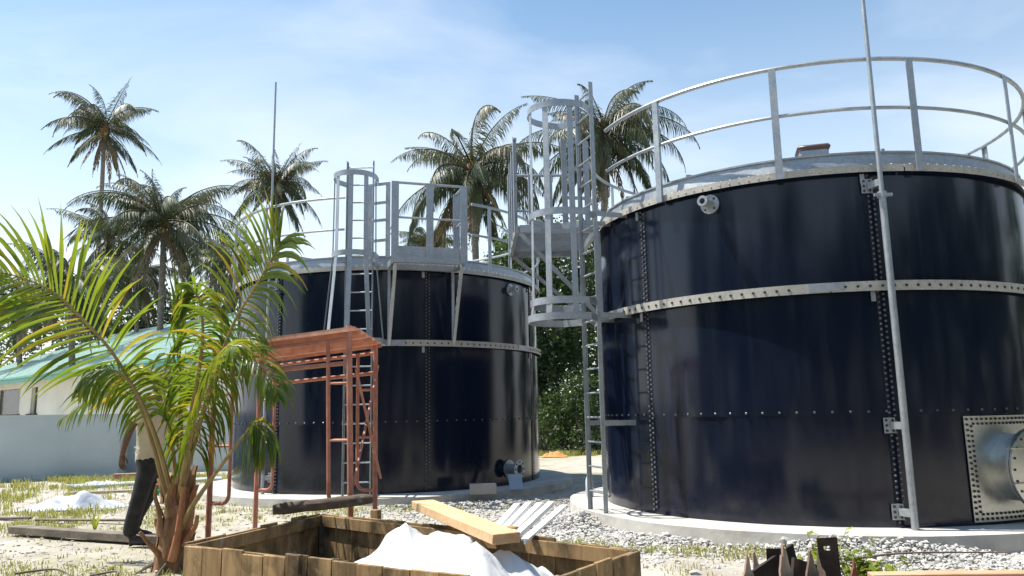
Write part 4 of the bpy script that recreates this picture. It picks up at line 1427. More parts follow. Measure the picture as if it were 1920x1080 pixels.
# ------------------------------------------------------------------ young palm in the foreground
def young_palm():
    base = V(-3.06, 7.2, 0)
    root = tag(empty('young_palm', base), 'young coconut palm with bright arching fronds in front of the scaffold', 'palm tree')
    rnd = random.Random(12)
    def frond(pts, lmax, n, N, start, w, droop, mat='young_leaf', r0=.026, prof=None, ang=(40, 66), skip=None, sides=(-1, 1), lift=.25):
        P = catmull(pts, 48)
        rb = MB().tube(P, [max(.004, r0 * (1 - .86 * i / 48)) for i in range(49)], 7)
        stalk = part(rb, 'leaf_stalk', 'stalk', root)
        mb = MB(); mb.open = True
        yb = MB(); yb.open = True
        Nn = Vector(N).normalized()
        for k in range(n):
            t = start + (1 - start) * (k + rnd.uniform(-.2, .2)) / (n - 1)
            t = min(max(t, 0), .999)
            f = t * 48; i = int(f); ff = f - i
            p = P[i].lerp(P[i + 1], ff)
            T = (P[i + 1] - P[i]).normalized()
            S = T.cross(Nn).normalized()
            U = S.cross(T)
            q = (t - start) / (1 - start)
            l = lmax * ((sin(pi * min(1, .18 + .80 * q)) ** .55) if prof is None else prof(q))
            for s in sides:
                if rnd.random() < .05:
                    continue
                a = radians(ang[0] + (ang[1] - ang[0]) * q) + rnd.uniform(-.09, .09)
                d = S * s * cos(a) + T * sin(a) + U * (lift + rnd.uniform(-.13, .13))
                tgt = yb if (mat == 'young_leaf' and rnd.random() < .10) else mb
                leaflet(tgt, p, d, S * s, l * rnd.uniform(.86, 1.08), w * rnd.uniform(.85, 1.1), droop * rnd.uniform(.7, 1.25), 6, .42)
        stuff(part(mb, 'leaflets', mat, stalk, 180))
        if yb.v:
            stuff(part(yb, 'yellow_leaflets', 'yellow_leaf', stalk, 180))
        return stalk
    # left arching frond, faces the camera
    frond([(-3.14, 7.15, .55), (-3.21, 7.10, .82), (-3.27, 7.05, 1.08), (-3.41, 7.0, 1.49), (-3.60, 6.9, 1.89), (-3.88, 6.8, 2.24), (-4.10, 6.7, 2.46), (-4.40, 6.6, 2.59), (-4.61, 6.5, 2.60)],
          .80, 42, (.1, -.95, .15), .40, .018, .70, prof=lambda q: .62 + .5 * sin(pi * min(1, q * 1.1)) if q < .8 else .85 - 1.8 * (q - .8), ang=(22, 55))
    # right rising frond
    frond([(-3.02, 7.1, .63), (-2.93, 7.0, .86), (-2.76, 6.85, 1.33), (-2.61, 6.7, 1.68), (-2.40, 6.55, 2.12), (-2.20, 6.45, 2.40), (-2.06, 6.40, 2.62), (-1.96, 6.36, 2.78)],
          .60, 42, (-.25, -.9, .25), .36, .018, .85, prof=lambda q: .8 + .25 * sin(pi * q) if q < .85 else 1.0 - 2.6 * (q - .85), ang=(18, 62))
    # unopened spear standing upright
    frond([(-3.09, 7.2, .76), (-3.11, 7.25, 1.24), (-3.17, 7.3, 1.74), (-3.22, 7.35, 2.2), (-3.27, 7.38, 2.5)], .62, 9, (.3, -.9, .1), .45, .012, .03, ang=(82, 87), r0=.02, lift=.02)
    # low frond to the right with hanging tip
    frond([(-2.98, 7.05, .35), (-2.82, 6.9, .57), (-2.62, 6.75, .79), (-2.44, 6.6, .97), (-2.28, 6.5, 1.14), (-2.16, 6.45, 1.25), (-2.06, 6.4, 1.17)],
          .52, 22, (0, -.5, .85), .66, .018, 3.4, prof=lambda q: .95 - .3 * q, ang=(30, 60))
    # arch to the right, drooping with yellow tips
    frond([(-3.01, 7.1, .77), (-2.86, 6.9, 1.24), (-2.70, 6.75, 1.61), (-2.49, 6.6, 1.84), (-2.25, 6.5, 1.84), (-2.03, 6.4, 1.65), (-1.95, 6.37, 1.5)],
          .40, 24, (-.1, -.6, .8), .40, .016, 1.3, ang=(28, 60))
    # arch to the left and back
    frond([(-3.16, 7.3, .75), (-3.29, 7.4, 1.24), (-3.45, 7.5, 1.65), (-3.68, 7.55, 1.81), (-4.07, 7.6, 1.59), (-4.45, 7.65, 1.34)],
          .52, 40, (0, -.5, .85), .26, .017, 1.6, ang=(22, 60))
    # fronds of the dense middle
    frond([(-3.05, 7.15, .76), (-2.97, 7.1, 1.29), (-2.89, 7.05, 1.72), (-2.85, 7.0, 2.11), (-2.88, 6.95, 2.40), (-2.97, 6.9, 2.47)],
          .48, 64, (.3, -.9, .2), .16, .016, 2.3, ang=(5, 48))
    frond([(-3.0, 7.05, .68), (-2.86, 6.8, 1.01), (-2.65, 6.5, 1.42), (-2.47, 6.3, 1.72), (-2.29, 6.1, 1.87), (-2.15, 5.95, 1.86)],
          .44, 46, (-.2, -.5, .8), .20, .015, 2.4, ang=(8, 50))
    frond([(-3.05, 7.15, .7), (-2.98, 7.2, 1.1), (-2.86, 7.25, 1.5), (-2.72, 7.25, 1.85), (-2.55, 7.2, 2.05), (-2.40, 7.1, 2.0)],
          .52, 52, (.2, -.8, .5), .18, .017, 2.3, ang=(6, 50))
    frond([(-3.12, 7.1, .70), (-3.22, 6.98, 1.15), (-3.36, 6.9, 1.52), (-3.50, 6.85, 1.72), (-3.66, 6.8, 1.74), (-3.80, 6.76, 1.62)],
          .46, 34, (.1, -.6, .7), .30, .015, 2.2, ang=(15, 55))
    # trunk with the bases of old leaves
    tb = MB()
    vs, fs = [], []
    NR, NS = 46, 28
    for i in range(NR + 1):
        f = i / NR
        c = V(-3.115 + .06 * f, 7.2, -.06 + .86 * f)
        for j in range(NS):
            a = 2 * pi * j / NS
            r = .150 - .045 * f + .03 * math.exp(-f * 7)
            r *= 1 + .10 * noise.noise(V(cos(a) * 1.6, sin(a) * 1.6, f * 5)) + .05 * noise.noise(V(cos(a) * 6, sin(a) * 6, f * 9)) + .03 * sin(f * 34 + 2 * a)
            vs.append(c + V(cos(a) * r, sin(a) * r, 0))
    for i in range(NR):
        for j in range(NS):
            j2 = (j + 1) % NS
            fs.append((i * NS + j, i * NS + j2, (i + 1) * NS + j2, (i + 1) * NS + j))
    tb.add(vs, fs, True)
    part(tb, 'trunk', 'sheath', root, 50)
    for i in range(12):
        a = i * 2.4 + .5
        z = .06 + .055 * i
        d = V(cos(a), sin(a), 0); t = V(-sin(a), cos(a), 0)
        p = V(-3.11 + .04 * z, 7.2, z) + d * (.135 - .03 * z)
        hgt = .22 + .08 * (i % 3)
        w0 = .075
        K = 6
        pts = [p + d * (.012 + .035 * (k / K) ** 2 * (1 + .6 * (i % 2))) + V(0, 0, hgt * k / K) + t * .012 * sin(k * 1.3 + i) for k in range(K + 1)]
        mb = MB()
        v2, f2 = [], []
        for k, q in enumerate(pts):
            w = w0 * (1 - .62 * k / K)
            th = .014 * (1 - .5 * k / K)
            v2 += [q - t * w - d * .02, q - t * w * .5 + d * th, q + t * w * .5 + d * th, q + t * w - d * .02, q - d * .012]
        for k in range(K):
            for m in range(5):
                m2 = (m + 1) % 5
                f2.append((k * 5 + m, k * 5 + m2, (k + 1) * 5 + m2, (k + 1) * 5 + m))
        f2 += [(4, 3, 2, 1, 0), tuple(K * 5 + m for m in range(5))]
        mb.add(v2, f2, True)
        part(mb, 'leaf_base', 'sheath_orange' if i == 5 else 'sheath', root, 50)
    fb = MB(); fb.open = True
    for i in range(160):
        a = rnd.uniform(0, 6.28); z = rnd.uniform(.02, .75)
        d = V(cos(a), sin(a), 0); t = V(-sin(a), cos(a), 0)
        p = V(-3.11 + .04 * z, 7.2, z) + d * (.15 - .03 * z)
        e = p + d * rnd.uniform(.0, .05) + t * rnd.uniform(-.06, .06) + V(0, 0, rnd.uniform(-.12, .12))
        w = t * .003
        fb.add([p - w, p + w, e], [(0, 1, 2)])
    stuff(part(fb, 'trunk_fibres', 'twig', root, 180))
    # broken stalks
    for (a, b, c, r, m) in ((V(-3.16, 7.1, .10), V(-3.22, 7.0, .22), V(-3.30, 6.95, .34), .03, 'sheath'),
                            (V(-3.05, 7.06, .08), V(-2.98, 7.0, .35), V(-2.94, 6.97, .72), .042, 'sheath_orange'),
                            (V(-3.18, 7.1, .45), V(-3.24, 7.08, .62), V(-3.20, 7.02, .74), .022, 'sheath'),
                            (V(-2.98, 7.1, .2), V(-2.86, 7.05, .36), V(-2.82, 7.0, .46), .03, 'sheath_orange')):
        part(MB().tube(catmull([a, b, c], 8), [r * (1 - .06 * i) for i in range(9)], 7), 'broken_stalk', m, root, 60)
    # roots at the base
    for i in range(7):
        a = i * .9 + .2
        d = V(cos(a), sin(a), 0)
        part(MB().tube([V(-3.1, 7.2, .06) + d * .09, V(-3.1, 7.2, .03) + d * .2, V(-3.1, 7.2, -.03) + d * .33], [.02, .014, .006], 5), 'root', 'twig', root)
young_palm()

def seedling(x, y, h, n, label):
    root = tag(empty('palm_seedling', (x, y, gz(x, y))), label, 'seedling')
    rnd = random.Random(4)
    for i in range(n):
        a = i * 2.4
        mb = MB(); mb.open = True
        leaflet(mb, V(x, y, gz(x, y)), V(cos(a) * .28, sin(a) * .28, 1), V(-sin(a), cos(a), 0), h * rnd.uniform(.8, 1.1), .018, .12, 5, .5)
        part(mb, 'blade', 'weed_leaf', root, 180)
seedling(-5.05, 9.5, .32, 6, 'upright yellow green seedling behind the long ground plank')

# ------------------------------------------------------------------ person behind the young palm
def skin_obj(name, verts, edges, mat, root, sub=2, rootv=0):
    me = bpy.data.meshes.new(name)
    o = Vector(root.location)
    me.from_pydata([tuple(Vector(v[:3]) - o) for v in verts], edges, [])
    ob = bpy.data.objects.new(name, me)
    COL.objects.link(ob)
    ob.parent = root
    me.materials.append(M[mat])
    md = ob.modifiers.new('skin', 'SKIN')
    md.use_smooth_shade = True
    lay = me.skin_vertices[0] if len(me.skin_vertices) else None
    if lay is None:
        bm = bmesh.new(); bm.from_mesh(me); bm.verts.layers.skin.verify(); bm.to_mesh(me); bm.free()
        lay = me.skin_vertices[0]
    for i, v in enumerate(verts):
        r = v[3]
        lay.data[i].radius = (r, v[4] if len(v) > 4 else r)
        lay.data[i].use_root = (i == rootv)
    ss = ob.modifiers.new('smooth', 'SUBSURF'); ss.levels = sub; ss.render_levels = sub
    return ob

def person():
    root = tag(empty('person', (-4.08, 8.5, 0)), 'person in beige T-shirt, black trousers and boots walking behind the young palm', 'person')
    x = -3.95
    # skeleton: pelvis, spine, neck, head, arms, hands, legs
    vs = [(-3.97, 8.5, .95, .10, .085), (-3.965, 8.5, 1.12, .11, .095), (-3.95, 8.5, 1.36, .13, .105), (-3.935, 8.5, 1.53, .075), (-3.925, 8.5, 1.60, .048),
          (-3.912, 8.5, 1.68, .078, .085), (-3.908, 8.5, 1.77, .082, .09), (-3.91, 8.5, 1.83, .05)]
    es = [(0, 1), (1, 2), (2, 3), (3, 4), (4, 5), (5, 6), (6, 7)]
    vs.append((-3.815, 8.5, 1.705, .014)); es.append((5, 8))               # nose
    def arm(sh, el, wr, pd):
        i = len(vs)
        vs.extend([(*sh, .062), (*el, .043), (*wr, .029)])
        es.extend([(3, i), (i, i + 1), (i + 1, i + 2)])
        w = Vector(wr); d = Vector(pd).normalized()
        p = w + d * .07
        j = len(vs)
        vs.append((*p, .030)); es.append((i + 2, j))
        sd = d.cross(V(0, 1, 0)).normalized()
        for k, (off, ln) in enumerate(((-.026, .062), (-.009, .075), (.009, .072), (.026, .055))):
            a = p + d * .025 + sd * off
            b = a + d * ln * .55 + V(.012, 0, 0)
            c = b + (d * .8 + V(.45, 0, 0)).normalized() * ln * .5
            n = len(vs)
            vs.extend([(*a, .0095), (*b, .009), (*c, .007)])
            es.extend([(j, n), (n, n + 1), (n + 1, n + 2)])
        n = len(vs)
        a = w + d * .03 + sd * .03; b = a + (d * .7 + sd * .5).normalized() * .045; c = b + d * .03
        vs.extend([(*a, .011), (*b, .0105), (*c, .008)])
        es.extend([(i + 2, n), (n, n + 1), (n + 1, n + 2)])
    arm((-3.98, 8.31, 1.48), (-4.10, 8.27, 1.20), (-4.17, 8.29, .95), (.0, .02, -1))
    arm((-3.92, 8.69, 1.48), (-3.87, 8.74, 1.20), (-3.74, 8.72, 1.0), (.45, -.05, -.9))
    def legv(hip, knee, ank, toe):
        i = len(vs)
        vs.extend([(*hip, .075), (*knee, .052), (*ank, .036), (*toe, .03)])
        es.extend([(0, i), (i, i + 1), (i + 1, i + 2), (i + 2, i + 3)])
    A = ((-3.95, 8.41, .88), (-4.00, 8.38, .50), (-4.09, 8.40, .10), (-3.95, 8.385, .05))
    Bq = ((-3.99, 8.59, .88), (-4.03, 8.64, .50), (-4.18, 8.68, .15), (-4.06, 8.68, .06))
    legv(*A); legv(*Bq)
    skin_obj('body', vs, es, 'skin', root)
    # T-shirt with short sleeves
    sv = [(-3.975, 8.5, .79, .18, .155), (-3.97, 8.5, .92, .185, .155), (-3.965, 8.5, 1.10, .175, .14), (-3.95, 8.5, 1.36, .18, .145), (-3.94, 8.5, 1.50, .10, .085),
          (-3.98, 8.30, 1.47, .085), (-4.06, 8.275, 1.27, .07), (-3.92, 8.70, 1.47, .085), (-3.89, 8.73, 1.27, .07)]
    skin_obj('t_shirt', sv, [(0, 1), (1, 2), (2, 3), (3, 4), (3, 5), (5, 6), (3, 7), (7, 8)], 'shirt', root)
    # trousers
    tv = [(-3.968, 8.5, 1.06, .135, .115), (-3.97, 8.5, .95, .15, .13), (-3.97, 8.5, .84, .135, .12)]
    te = [(0, 1), (1, 2)]
    for q in (A, Bq):
        i = len(tv)
        tv.extend([(q[0][0], q[0][1], q[0][2] - .09, .105), (*q[1], .088), (q[2][0], q[2][1], q[2][2] + .09, .078), (q[2][0], q[2][1], q[2][2] - .02, .078)])
        te.extend([(2, i), (i, i + 1), (i + 1, i + 2), (i + 2, i + 3)])
    skin_obj('trousers', tv, te, 'trousers', root)
    for q, dz in ((A, 0), (Bq, .03)):
        a = V(*q[2]); t = V(*q[3])
        dr = (t - a); dr.z = 0; dr.normalize()
        bv = [(*(V(a.x, a.y, a.z + .04)), .05), (*(V(a.x, a.y, .055 + dz) - dr * .02), .054), (*(V(a.x, a.y, .05 + dz) + dr * .11), .048), (*(V(a.x, a.y, .042 + dz * .3) + dr * .20), .04)]
        skin_obj('boot', bv, [(0, 1), (1, 2), (2, 3)], 'shoe', root, 2, 1)
    # cap with a brim, eyes, ears
    c = V(-3.912, 8.5, 1.765)
    mb = MB().lathe([(.108, 0), (.107, .03), (.092, .07), (.055, .098), (.001, .107)], c, (0, 0, 1), 20)
    mb.box(c + V(.13, 0, .008), (.10, .15, .010), Matrix.Rotation(.16, 3, 'Y'), .004)
    part(mb, 'cap', 'cap', root)
    for s in (-1, 1):
        part(MB().lathe([(.001, -.012), (.010, -.006), (.012, 0), (.010, .006), (.001, .012)], (-3.835, 8.5 + s * .034, 1.735), (0, 0, 1), 8), 'eye', 'eye', root)
        part(MB().lathe([(.001, -.03), (.014, -.015), (.018, .01), (.010, .028), (.001, .033)], (-3.918, 8.5 + s * .088, 1.705), (0, 0, 1), 8), 'ear', 'skin', root)
    part(MB().box((-3.825, 8.5, 1.662), (.012, .045, .010), None, .003), 'mouth', 'skin', root)
    # small white print on the shirt hem
    pr = MB()
    for i, (dx, dz, w, h) in enumerate(((0, 0, .07, .016), (0, .028, .05, .014), (-.02, .056, .03, .02), (.02, .05, .02, .03))):
        pr.box((-4.04 + dx, 8.345 + .02 * abs(dx), .965 + dz), (w, .004, h), Matrix.Rotation(-.3, 3, 'Z'))
    stuff(part(pr, 'shirt_print', 'print', root))
person()

# ------------------------------------------------------------------ things lying on the ground
def lay_beam(name, a, b, w, h, mat, label, cat, group=None, ch=.006, sag=0.0):
    a, b = Vector(a), Vector(b)
    mid = (a + b) / 2
    mb = MB()
    n = 8
    pts = [a.lerp(b, i / n) + V(0, 0, sag * sin(pi * i / n)) + V(0, .012 * noise.noise(V(i * .8, a.x, 0)), 0) for i in range(n + 1)]
    d = (b - a).normalized(); sd = d.cross(V(0, 0, 1)).normalized(); up = sd.cross(d)
    mb.sweep(pts, [sd] * (n + 1), [up] * (n + 1), w / 2, h / 2)
    o = mb.build(name, mat, None, tuple(mid))
    if ch:
        bv = o.modifiers.new('worn_edge', 'BEVEL'); bv.width = ch; bv.segments = 1; bv.limit_method = 'ANGLE'
    return tag(o, label, cat, group)

lay_beam('ground_plank', (-6.02, 9.50, .045), (-3.62, 8.42, .045), .15, .085, 'grey_timber', 'long grey timber lying on the sand at the walking person\'s feet', 'plank')
lay_beam('ground_plank', (-8.6, 11.0, .02), (-6.6, 10.75, .02), .08, .035, 'grey_timber', 'thin grey board in the grass left of the seedling', 'plank', 'thin boards in the grass')
lay_beam('ground_plank', (-6.4, 10.55, .02), (-5.1, 10.35, .02), .06, .03, 'grey_timber', 'thin grey board in the grass just behind the seedling', 'plank', 'thin boards in the grass')
lay_beam('ground_plank', (-8.1, 14.2, .03), (-6.3, 14.6, .03), .10, .04, 'grey_timber', 'thin grey board lying behind the film heap', 'plank', 'thin boards in the grass')
lay_beam('wood_block', (-8.95, 17.5, .07), (-8.35, 17.6, .07), .20, .13, 'brick', 'reddish brown block lying by the corner of the garden wall', 'block')
for i, (ox, oz, lab) in enumerate(((0, .035, 'pale pipe on the ground, nearest of the three by the wall'), (-.14, .04, 'pale pipe on the ground, middle of the three by the wall'), (-.30, .035, 'pale pipe on the ground, farthest of the three by the wall'))):
    a, b = V(-8.6 + ox, 15.3 - ox, oz), V(-6.2 + ox * .5, 16.6 - ox, oz + .01)
    o = MB().tube([a, a.lerp(b, .5) + V(0, .03, 0), b], .034, 10).build('pipe', 'pipe', None, tuple(a))
    tag(o, lab, 'pipe', 'pipes by the garden wall')
crumpled('plastic_film', (-6.75, 12.05, 0), .80, .42, lambda u, v: .12 + .15 * math.exp(-((u - .2) ** 2 / .06 + v * v / .4)) + .08 * math.exp(-((u + .35) ** 2 / .06 + v * v / .4)) - .10 * max(0, u - .3), 'film',
         'large heap of cloudy plastic film on the grass at the left', 'plastic film', .03, 60, 1.9, .035, 'plastic film heaps')
crumpled('plastic_film', (-8.35, 15.75, 0), .50, .30, lambda u, v: .20 * math.exp(-(u * u + v * v) * 1.2), 'film',
         'small heap of white film beside the pale pipes', 'plastic film', .1, 36, 7.3, .04, 'plastic film heaps')

def green_tub():
    o = MB().lathe([(.075, 0), (.095, .12), (.10, .125), (.10, .135), (.085, .135), (.07, .02), (.001, .02)], (0, 0, 0), (0, 0, 1), 18).build('green_tub', 'green_plastic', None)
    o.location = (-6.36, 13.85, 0); o.rotation_euler = (.2, .3, 0)
    tag(o, 'small bright green plastic tub on the sand behind the person', 'tub')
green_tub()

o = MB().box((0, 0, 0), (.40, .20, .15), Matrix.Rotation(.12, 3, 'Z'), .008).build('concrete_block', 'block', None)
o.location = (-.50, 12.02, ZB + .076); tag(o, 'grey concrete block on the far tank base', 'block')
o = MB().box((0, 0, 0), (.22, .012, .26), Matrix.Rotation(.25, 3, 'Z') @ Matrix.Rotation(-.5, 3, 'X'), .002).build('blue_board', 'blue_sheet', None)
o.location = (.00, 12.62, ZB + .115); tag(o, 'pale blue board leaning under the far tank outlet pipe', 'board')
crumpled('orange_tarp', (1.15, 23.4, 0), .42, .22, lambda u, v: .14 * (1 - .6 * (u * u + v * v)), 'orange', 'orange tarp heap in the gap between the tanks', 'tarp', 0, 30, 4.2, .04)

def bottle():
    root = tag(empty('bottle', (1.02, 10.9, ZA)), 'clear plastic bottle standing behind the near tank ladder', 'bottle')
    part(MB().lathe([(.05, 0), (.055, .02), (.055, .2), (.045, .25), (.018, .30), (.018, .33)], (1.02, 10.9, ZA), (0, 0, 1), 14), 'bottle_body', 'clear', root)
    part(MB().lathe([(.021, .325), (.021, .35)], (1.02, 10.9, ZA), (0, 0, 1), 12), 'bottle_cap', 'cap', root)
bottle()

# broken forms at the lower right
def slotted_plate(x0, x1, ztop, y, label, lean):
    root = tag(empty('slotted_plate', ((x0 + x1) / 2, y, 0)), label, 'steel plate', 'slotted steel plates')
    w = x1 - x0; xc = (x0 + x1) / 2
    s0, s1 = xc - w * .22, xc + w * .12
    z0, z1 = ztop - .085, ztop - .055
    mb = MB()
    t = .012
    for (a, b, c, d) in ((x0, s0, 0, ztop), (s1, x1, 0, ztop), (s0, s1, 0, z0), (s0, s1, z1, ztop)):
        mb.box(((a + b) / 2, y, (c + d) / 2), (b - a, t, d - c))
    mb.box((x1 - .006, y + .035, ztop / 2 - .01), (.010, .07, ztop - .02))
    o = part(mb, 'plate', 'rust', root)
    root.rotation_euler = (0, lean, 0)
slotted_plate(1.71, 1.81, .355, 5.50, 'dark slotted steel plate standing left among the splintered boards', .02)
slotted_plate(2.083, 2.222, .42, 5.50, 'taller dark slotted steel plate beside the yellow weeds', -.03)

def spike(x, y, zt, w, label, lean=0.0, seed=0, mat='splinter'):
    rnd = random.Random(seed)
    mb = MB()
    t = .012
    zs = [(-w / 2, -.02), (w / 2, -.02), (w * .52, zt * .62), (w * .36, zt * .70), (w * .30, zt * .66), (w * .10, zt * .93), (w * .04, zt * .90), (-w * .04, zt), (-w * .10, zt * .97), (-w * .16, zt * .80), (-w * .26, zt * .83), (-w * .34, zt * .68), (-w * .48, zt * .60)]
    pts = [(px + rnd.uniform(-.006, .006), pz) for px, pz in zs]
    n = len(pts)
    vs = [(x + a, y - t, b) for a, b in pts] + [(x + a, y + t, b) for a, b in pts]
    fs = [tuple(range(n)), tuple(range(2 * n - 1, n - 1, -1))] + [(i, n + i, n + (i + 1) % n, (i + 1) % n) for i in range(n)]
    mb.add(vs, fs)
    o = mb.build('splintered_board', mat, None, (x, y, 0))
    o.rotation_euler = (rnd.uniform(-.15, .1), lean, rnd.uniform(-.5, .5))
    tag(o, label, 'broken board', 'splintered boards at the lower right')
SP = [(1.515, 5.28, .372, .07, 'leftmost splintered board at the lower right', .0), (1.64, 5.42, .345, .07, 'short splintered board just left of the smaller slotted plate', -.05),
      (1.765, 5.26, .425, .085, 'tallest splintered board, standing before the smaller slotted plate', .0), (1.935, 5.28, .38, .09, 'broad splintered board midway between the two slotted plates', .03),
      (2.06, 5.36, .35, .05, 'thin splintered board before the taller slotted plate', -.12), (2.24, 5.34, .30, .05, 'reddish splintered board right of the taller slotted plate', .05)]
for i, (x, y, z, w, lab, ln) in enumerate(SP):
    spike(x, y, z, w, lab, ln, i, 'rust_red' if i == 5 else 'splinter')
for i, (a, b, lab) in enumerate(((V(1.55, 5.34, .16), V(1.95, 5.62, .30), 'dark slanting rib behind the leftmost splintered board'), (V(1.82, 5.30, .26), V(2.12, 5.58, .14), 'dark slanting rib behind the tallest splintered board'))):
    lay_beam('slanting_rib', a, b, .02, .14, 'rust', lab, 'rib', 'slanting ribs at the lower right', 0)
lay_beam('painted_beam', (1.45, 5.16, .175), (2.32, 5.13, .175), .10, .10, 'teal_beam', 'pale teal beam below the splintered boards at the bottom edge', 'beam')
lay_beam('painted_beam', (2.30, 5.24, .185), (4.4, 5.06, .205), .10, .10, 'orange_beam', 'peach coloured beam along the bottom right edge', 'beam')
for i, (x, y, rz) in enumerate(((1.6, 5.15, 0), (3.3, 5.14, 0))):
    o = MB().box((0, 0, 0), (.12, .16, .13), None, .005).build('beam_support', 'dark_timber', None)
    o.location = (x, y, .06); tag(o, ('dark block under the teal beam', 'dark block under the peach beam')[i], 'block', 'blocks under the beams')

# ------------------------------------------------------------------ ground cover
def inside_slab(x, y, m=.0):
    return math.hypot(x - AC[0], y - AC[1]) < AR + .50 + m or math.hypot(x - BC[0], y - BC[1]) < BR + .62 + m
def in_box(x, y):
    P = [BL, BN, BRc, BF]
    s = None
    for i in range(4):
        a, b = P[i], P[(i + 1) % 4]
        c = (b.x - a.x) * (y - a.y) - (b.y - a.y) * (x - a.x)
        if c < -.05:
            return False
    return True

def gravel():
    rnd = random.Random(21)
    mb = MB()
    ico = [(0, -.53, .85), (0, .53, .85), (0, -.53, -.85), (0, .53, -.85), (.85, 0, .53), (-.85, 0, .53), (.85, 0, -.53), (-.85, 0, -.53), (.53, .85, 0), (-.53, .85, 0), (.53, -.85, 0), (-.53, -.85, 0)]
    icf = [(0, 4, 1), (0, 1, 5), (0, 10, 4), (0, 11, 10), (0, 5, 11), (1, 4, 8), (1, 8, 9), (1, 9, 5), (4, 6, 8), (4, 10, 6), (5, 9, 7), (5, 7, 11), (2, 6, 10), (2, 10, 11), (2, 11, 7), (3, 8, 6), (3, 9, 8), (3, 7, 9), (2, 3, 6), (2, 7, 3)]
    def stone(x, y, r, z=0):
        sx, sy, sz = r * rnd.uniform(.8, 1.5), r * rnd.uniform(.7, 1.2), r * rnd.uniform(.45, .9)
        R = Matrix.Rotation(rnd.uniform(0, 6.3), 3, 'Z') @ Matrix.Rotation(rnd.uniform(-.5, .5), 3, 'X')
        vs = [R @ V(a * sx * rnd.uniform(.75, 1.2), b * sy * rnd.uniform(.75, 1.2), c * sz * rnd.uniform(.75, 1.2)) + V(x, y, z + gz(x, y) + sz * .3) for a, b, c in ico]
        mb.add(vs, icf)
    cnt = 0
    while cnt < 15000:
        a = rnd.uniform(radians(-190), radians(-40)); r = AR + .50 + abs(rnd.gauss(0, .55))
        x, y = AC[0] + r * cos(a), AC[1] + r * sin(a)
        if y < 4.2 or in_box(x, y) or (math.hypot(x - BC[0], y - BC[1]) < BR + .66):
            continue
        d = noise.noise(V(x * .9, y * .9, 5))
        if d < -.12 and rnd.random() < .8:
            continue
        h = .16 * max(0, 1 - (r - AR - .5) / .8) * max(0, .35 + d)      # banked against the slab
        stone(x, y, rnd.choice((.006, .007, .009, .010, .012, .014, .018, .024)) * (2.0 if rnd.random() < .03 else 1), h * rnd.random())
        cnt += 1
    cnt = 0
    while cnt < 5200:
        x, y = rnd.uniform(-2.2, 2.0), rnd.uniform(7.2, 12.2)
        if inside_slab(x, y, .02) or in_box(x, y):
            continue
        stone(x, y, rnd.choice((.007, .009, .012, .015, .02, .028)) * (1.7 if rnd.random() < .04 else 1))
        cnt += 1
    for _ in range(1500):
        x, y = rnd.uniform(-8, -1.5), rnd.uniform(6.5, 14)
        if inside_slab(x, y, .02) or in_box(x, y):
            continue
        stone(x, y, rnd.choice((.008, .012, .016, .022)))
    o = mb.build('gravel', 'stone', None)
    stuff(o); o['label'] = 'pale coral gravel and rubble strewn round the tank bases'
gravel()

def grass():
    rnd = random.Random(33)
    vs, fs = [], []
    def tuft(x, y, h, n, spread=.05):
        z = gz(x, y)
        for _ in range(n):
            a = rnd.uniform(0, 6.283); l = h * rnd.uniform(.5, 1.2); lean = rnd.uniform(.1, .8)
            bx, by = x + rnd.gauss(0, spread), y + rnd.gauss(0, spread)
            d = V(cos(a), sin(a), 0); s = V(-sin(a), cos(a), 0) * (.004 + .03 * l * rnd.uniform(.3, .8))
            p = V(bx, by, z - .005)
            m = p + V(0, 0, l * .6) + d * l * lean * .35
            e = p + V(0, 0, l * .85) + d * l * lean
            o = len(vs)
            vs.extend([p - s, p + s, m + s * .8, m - s * .8, e])
            fs.extend([(o, o + 1, o + 2, o + 3), (o + 3, o + 2, o + 4)])
    def patch(cx, cy, rx, ry, n, h, k=7):
        for _ in range(n):
            x, y = cx + rnd.gauss(0, rx), cy + rnd.gauss(0, ry)
            if inside_slab(x, y, .01) or in_box(x, y) or math.hypot(x, y) < 3:
                continue
            if noise.noise(V(x * 1.4, y * 1.4, 8)) < -.15:
                continue
            tuft(x, y, h, k)
    patch(-9.3, 12.6, 1.0, 1.2, 420, .17, 9)
    patch(-9.6, 15.6, 1.4, .8, 520, .12)
    patch(-7.4, 17.6, 1.8, .8, 420, .12)
    patch(-8.8, 17.3, 1.3, .5, 260, .16)
    patch(-6.8, 10.4, 1.1, .45, 420, .07)
    patch(-6.6, 11.3, 1.2, .35, 300, .09)
    patch(-5.6, 9.9, .7, .3, 160, .06)
    patch(-6.2, 15.4, 1.2, 1.2, 200, .08)
    patch(-4.6, 12.0, .6, .5, 120, .07)
    patch(-3.3, 11.0, 1.0, .35, 160, .07)
    patch(-.6, 10.9, .5, .15, 90, .08)
    patch(.6, 8.0, .45, .25, 90, .06)
    patch(1.6, 7.55, .55, .14, 150, .07)
    patch(2.5, 7.15, .4, .12, 110, .07)
    patch(2.9, 6.3, .6, .3, 60, .06)
    patch(-5.2, 7.6, 1.2, .6, 130, .05)
    patch(-4.2, 6.9, .8, .25, 130, .06)
    patch(1.3, 6.4, .5, .6, 60, .05)
    patch(1.2, 24.2, 1.1, .35, 260, .22)
    patch(-2.8, 9.6, .7, .5, 70, .06)
    mb = MB(); mb.open = True
    mb.add(vs, fs, False)
    o = mb.build('grass', 'grass', None, sharp=180)
    stuff(o); o['label'] = 'patchy yellow green grass on the coral sand'
grass()

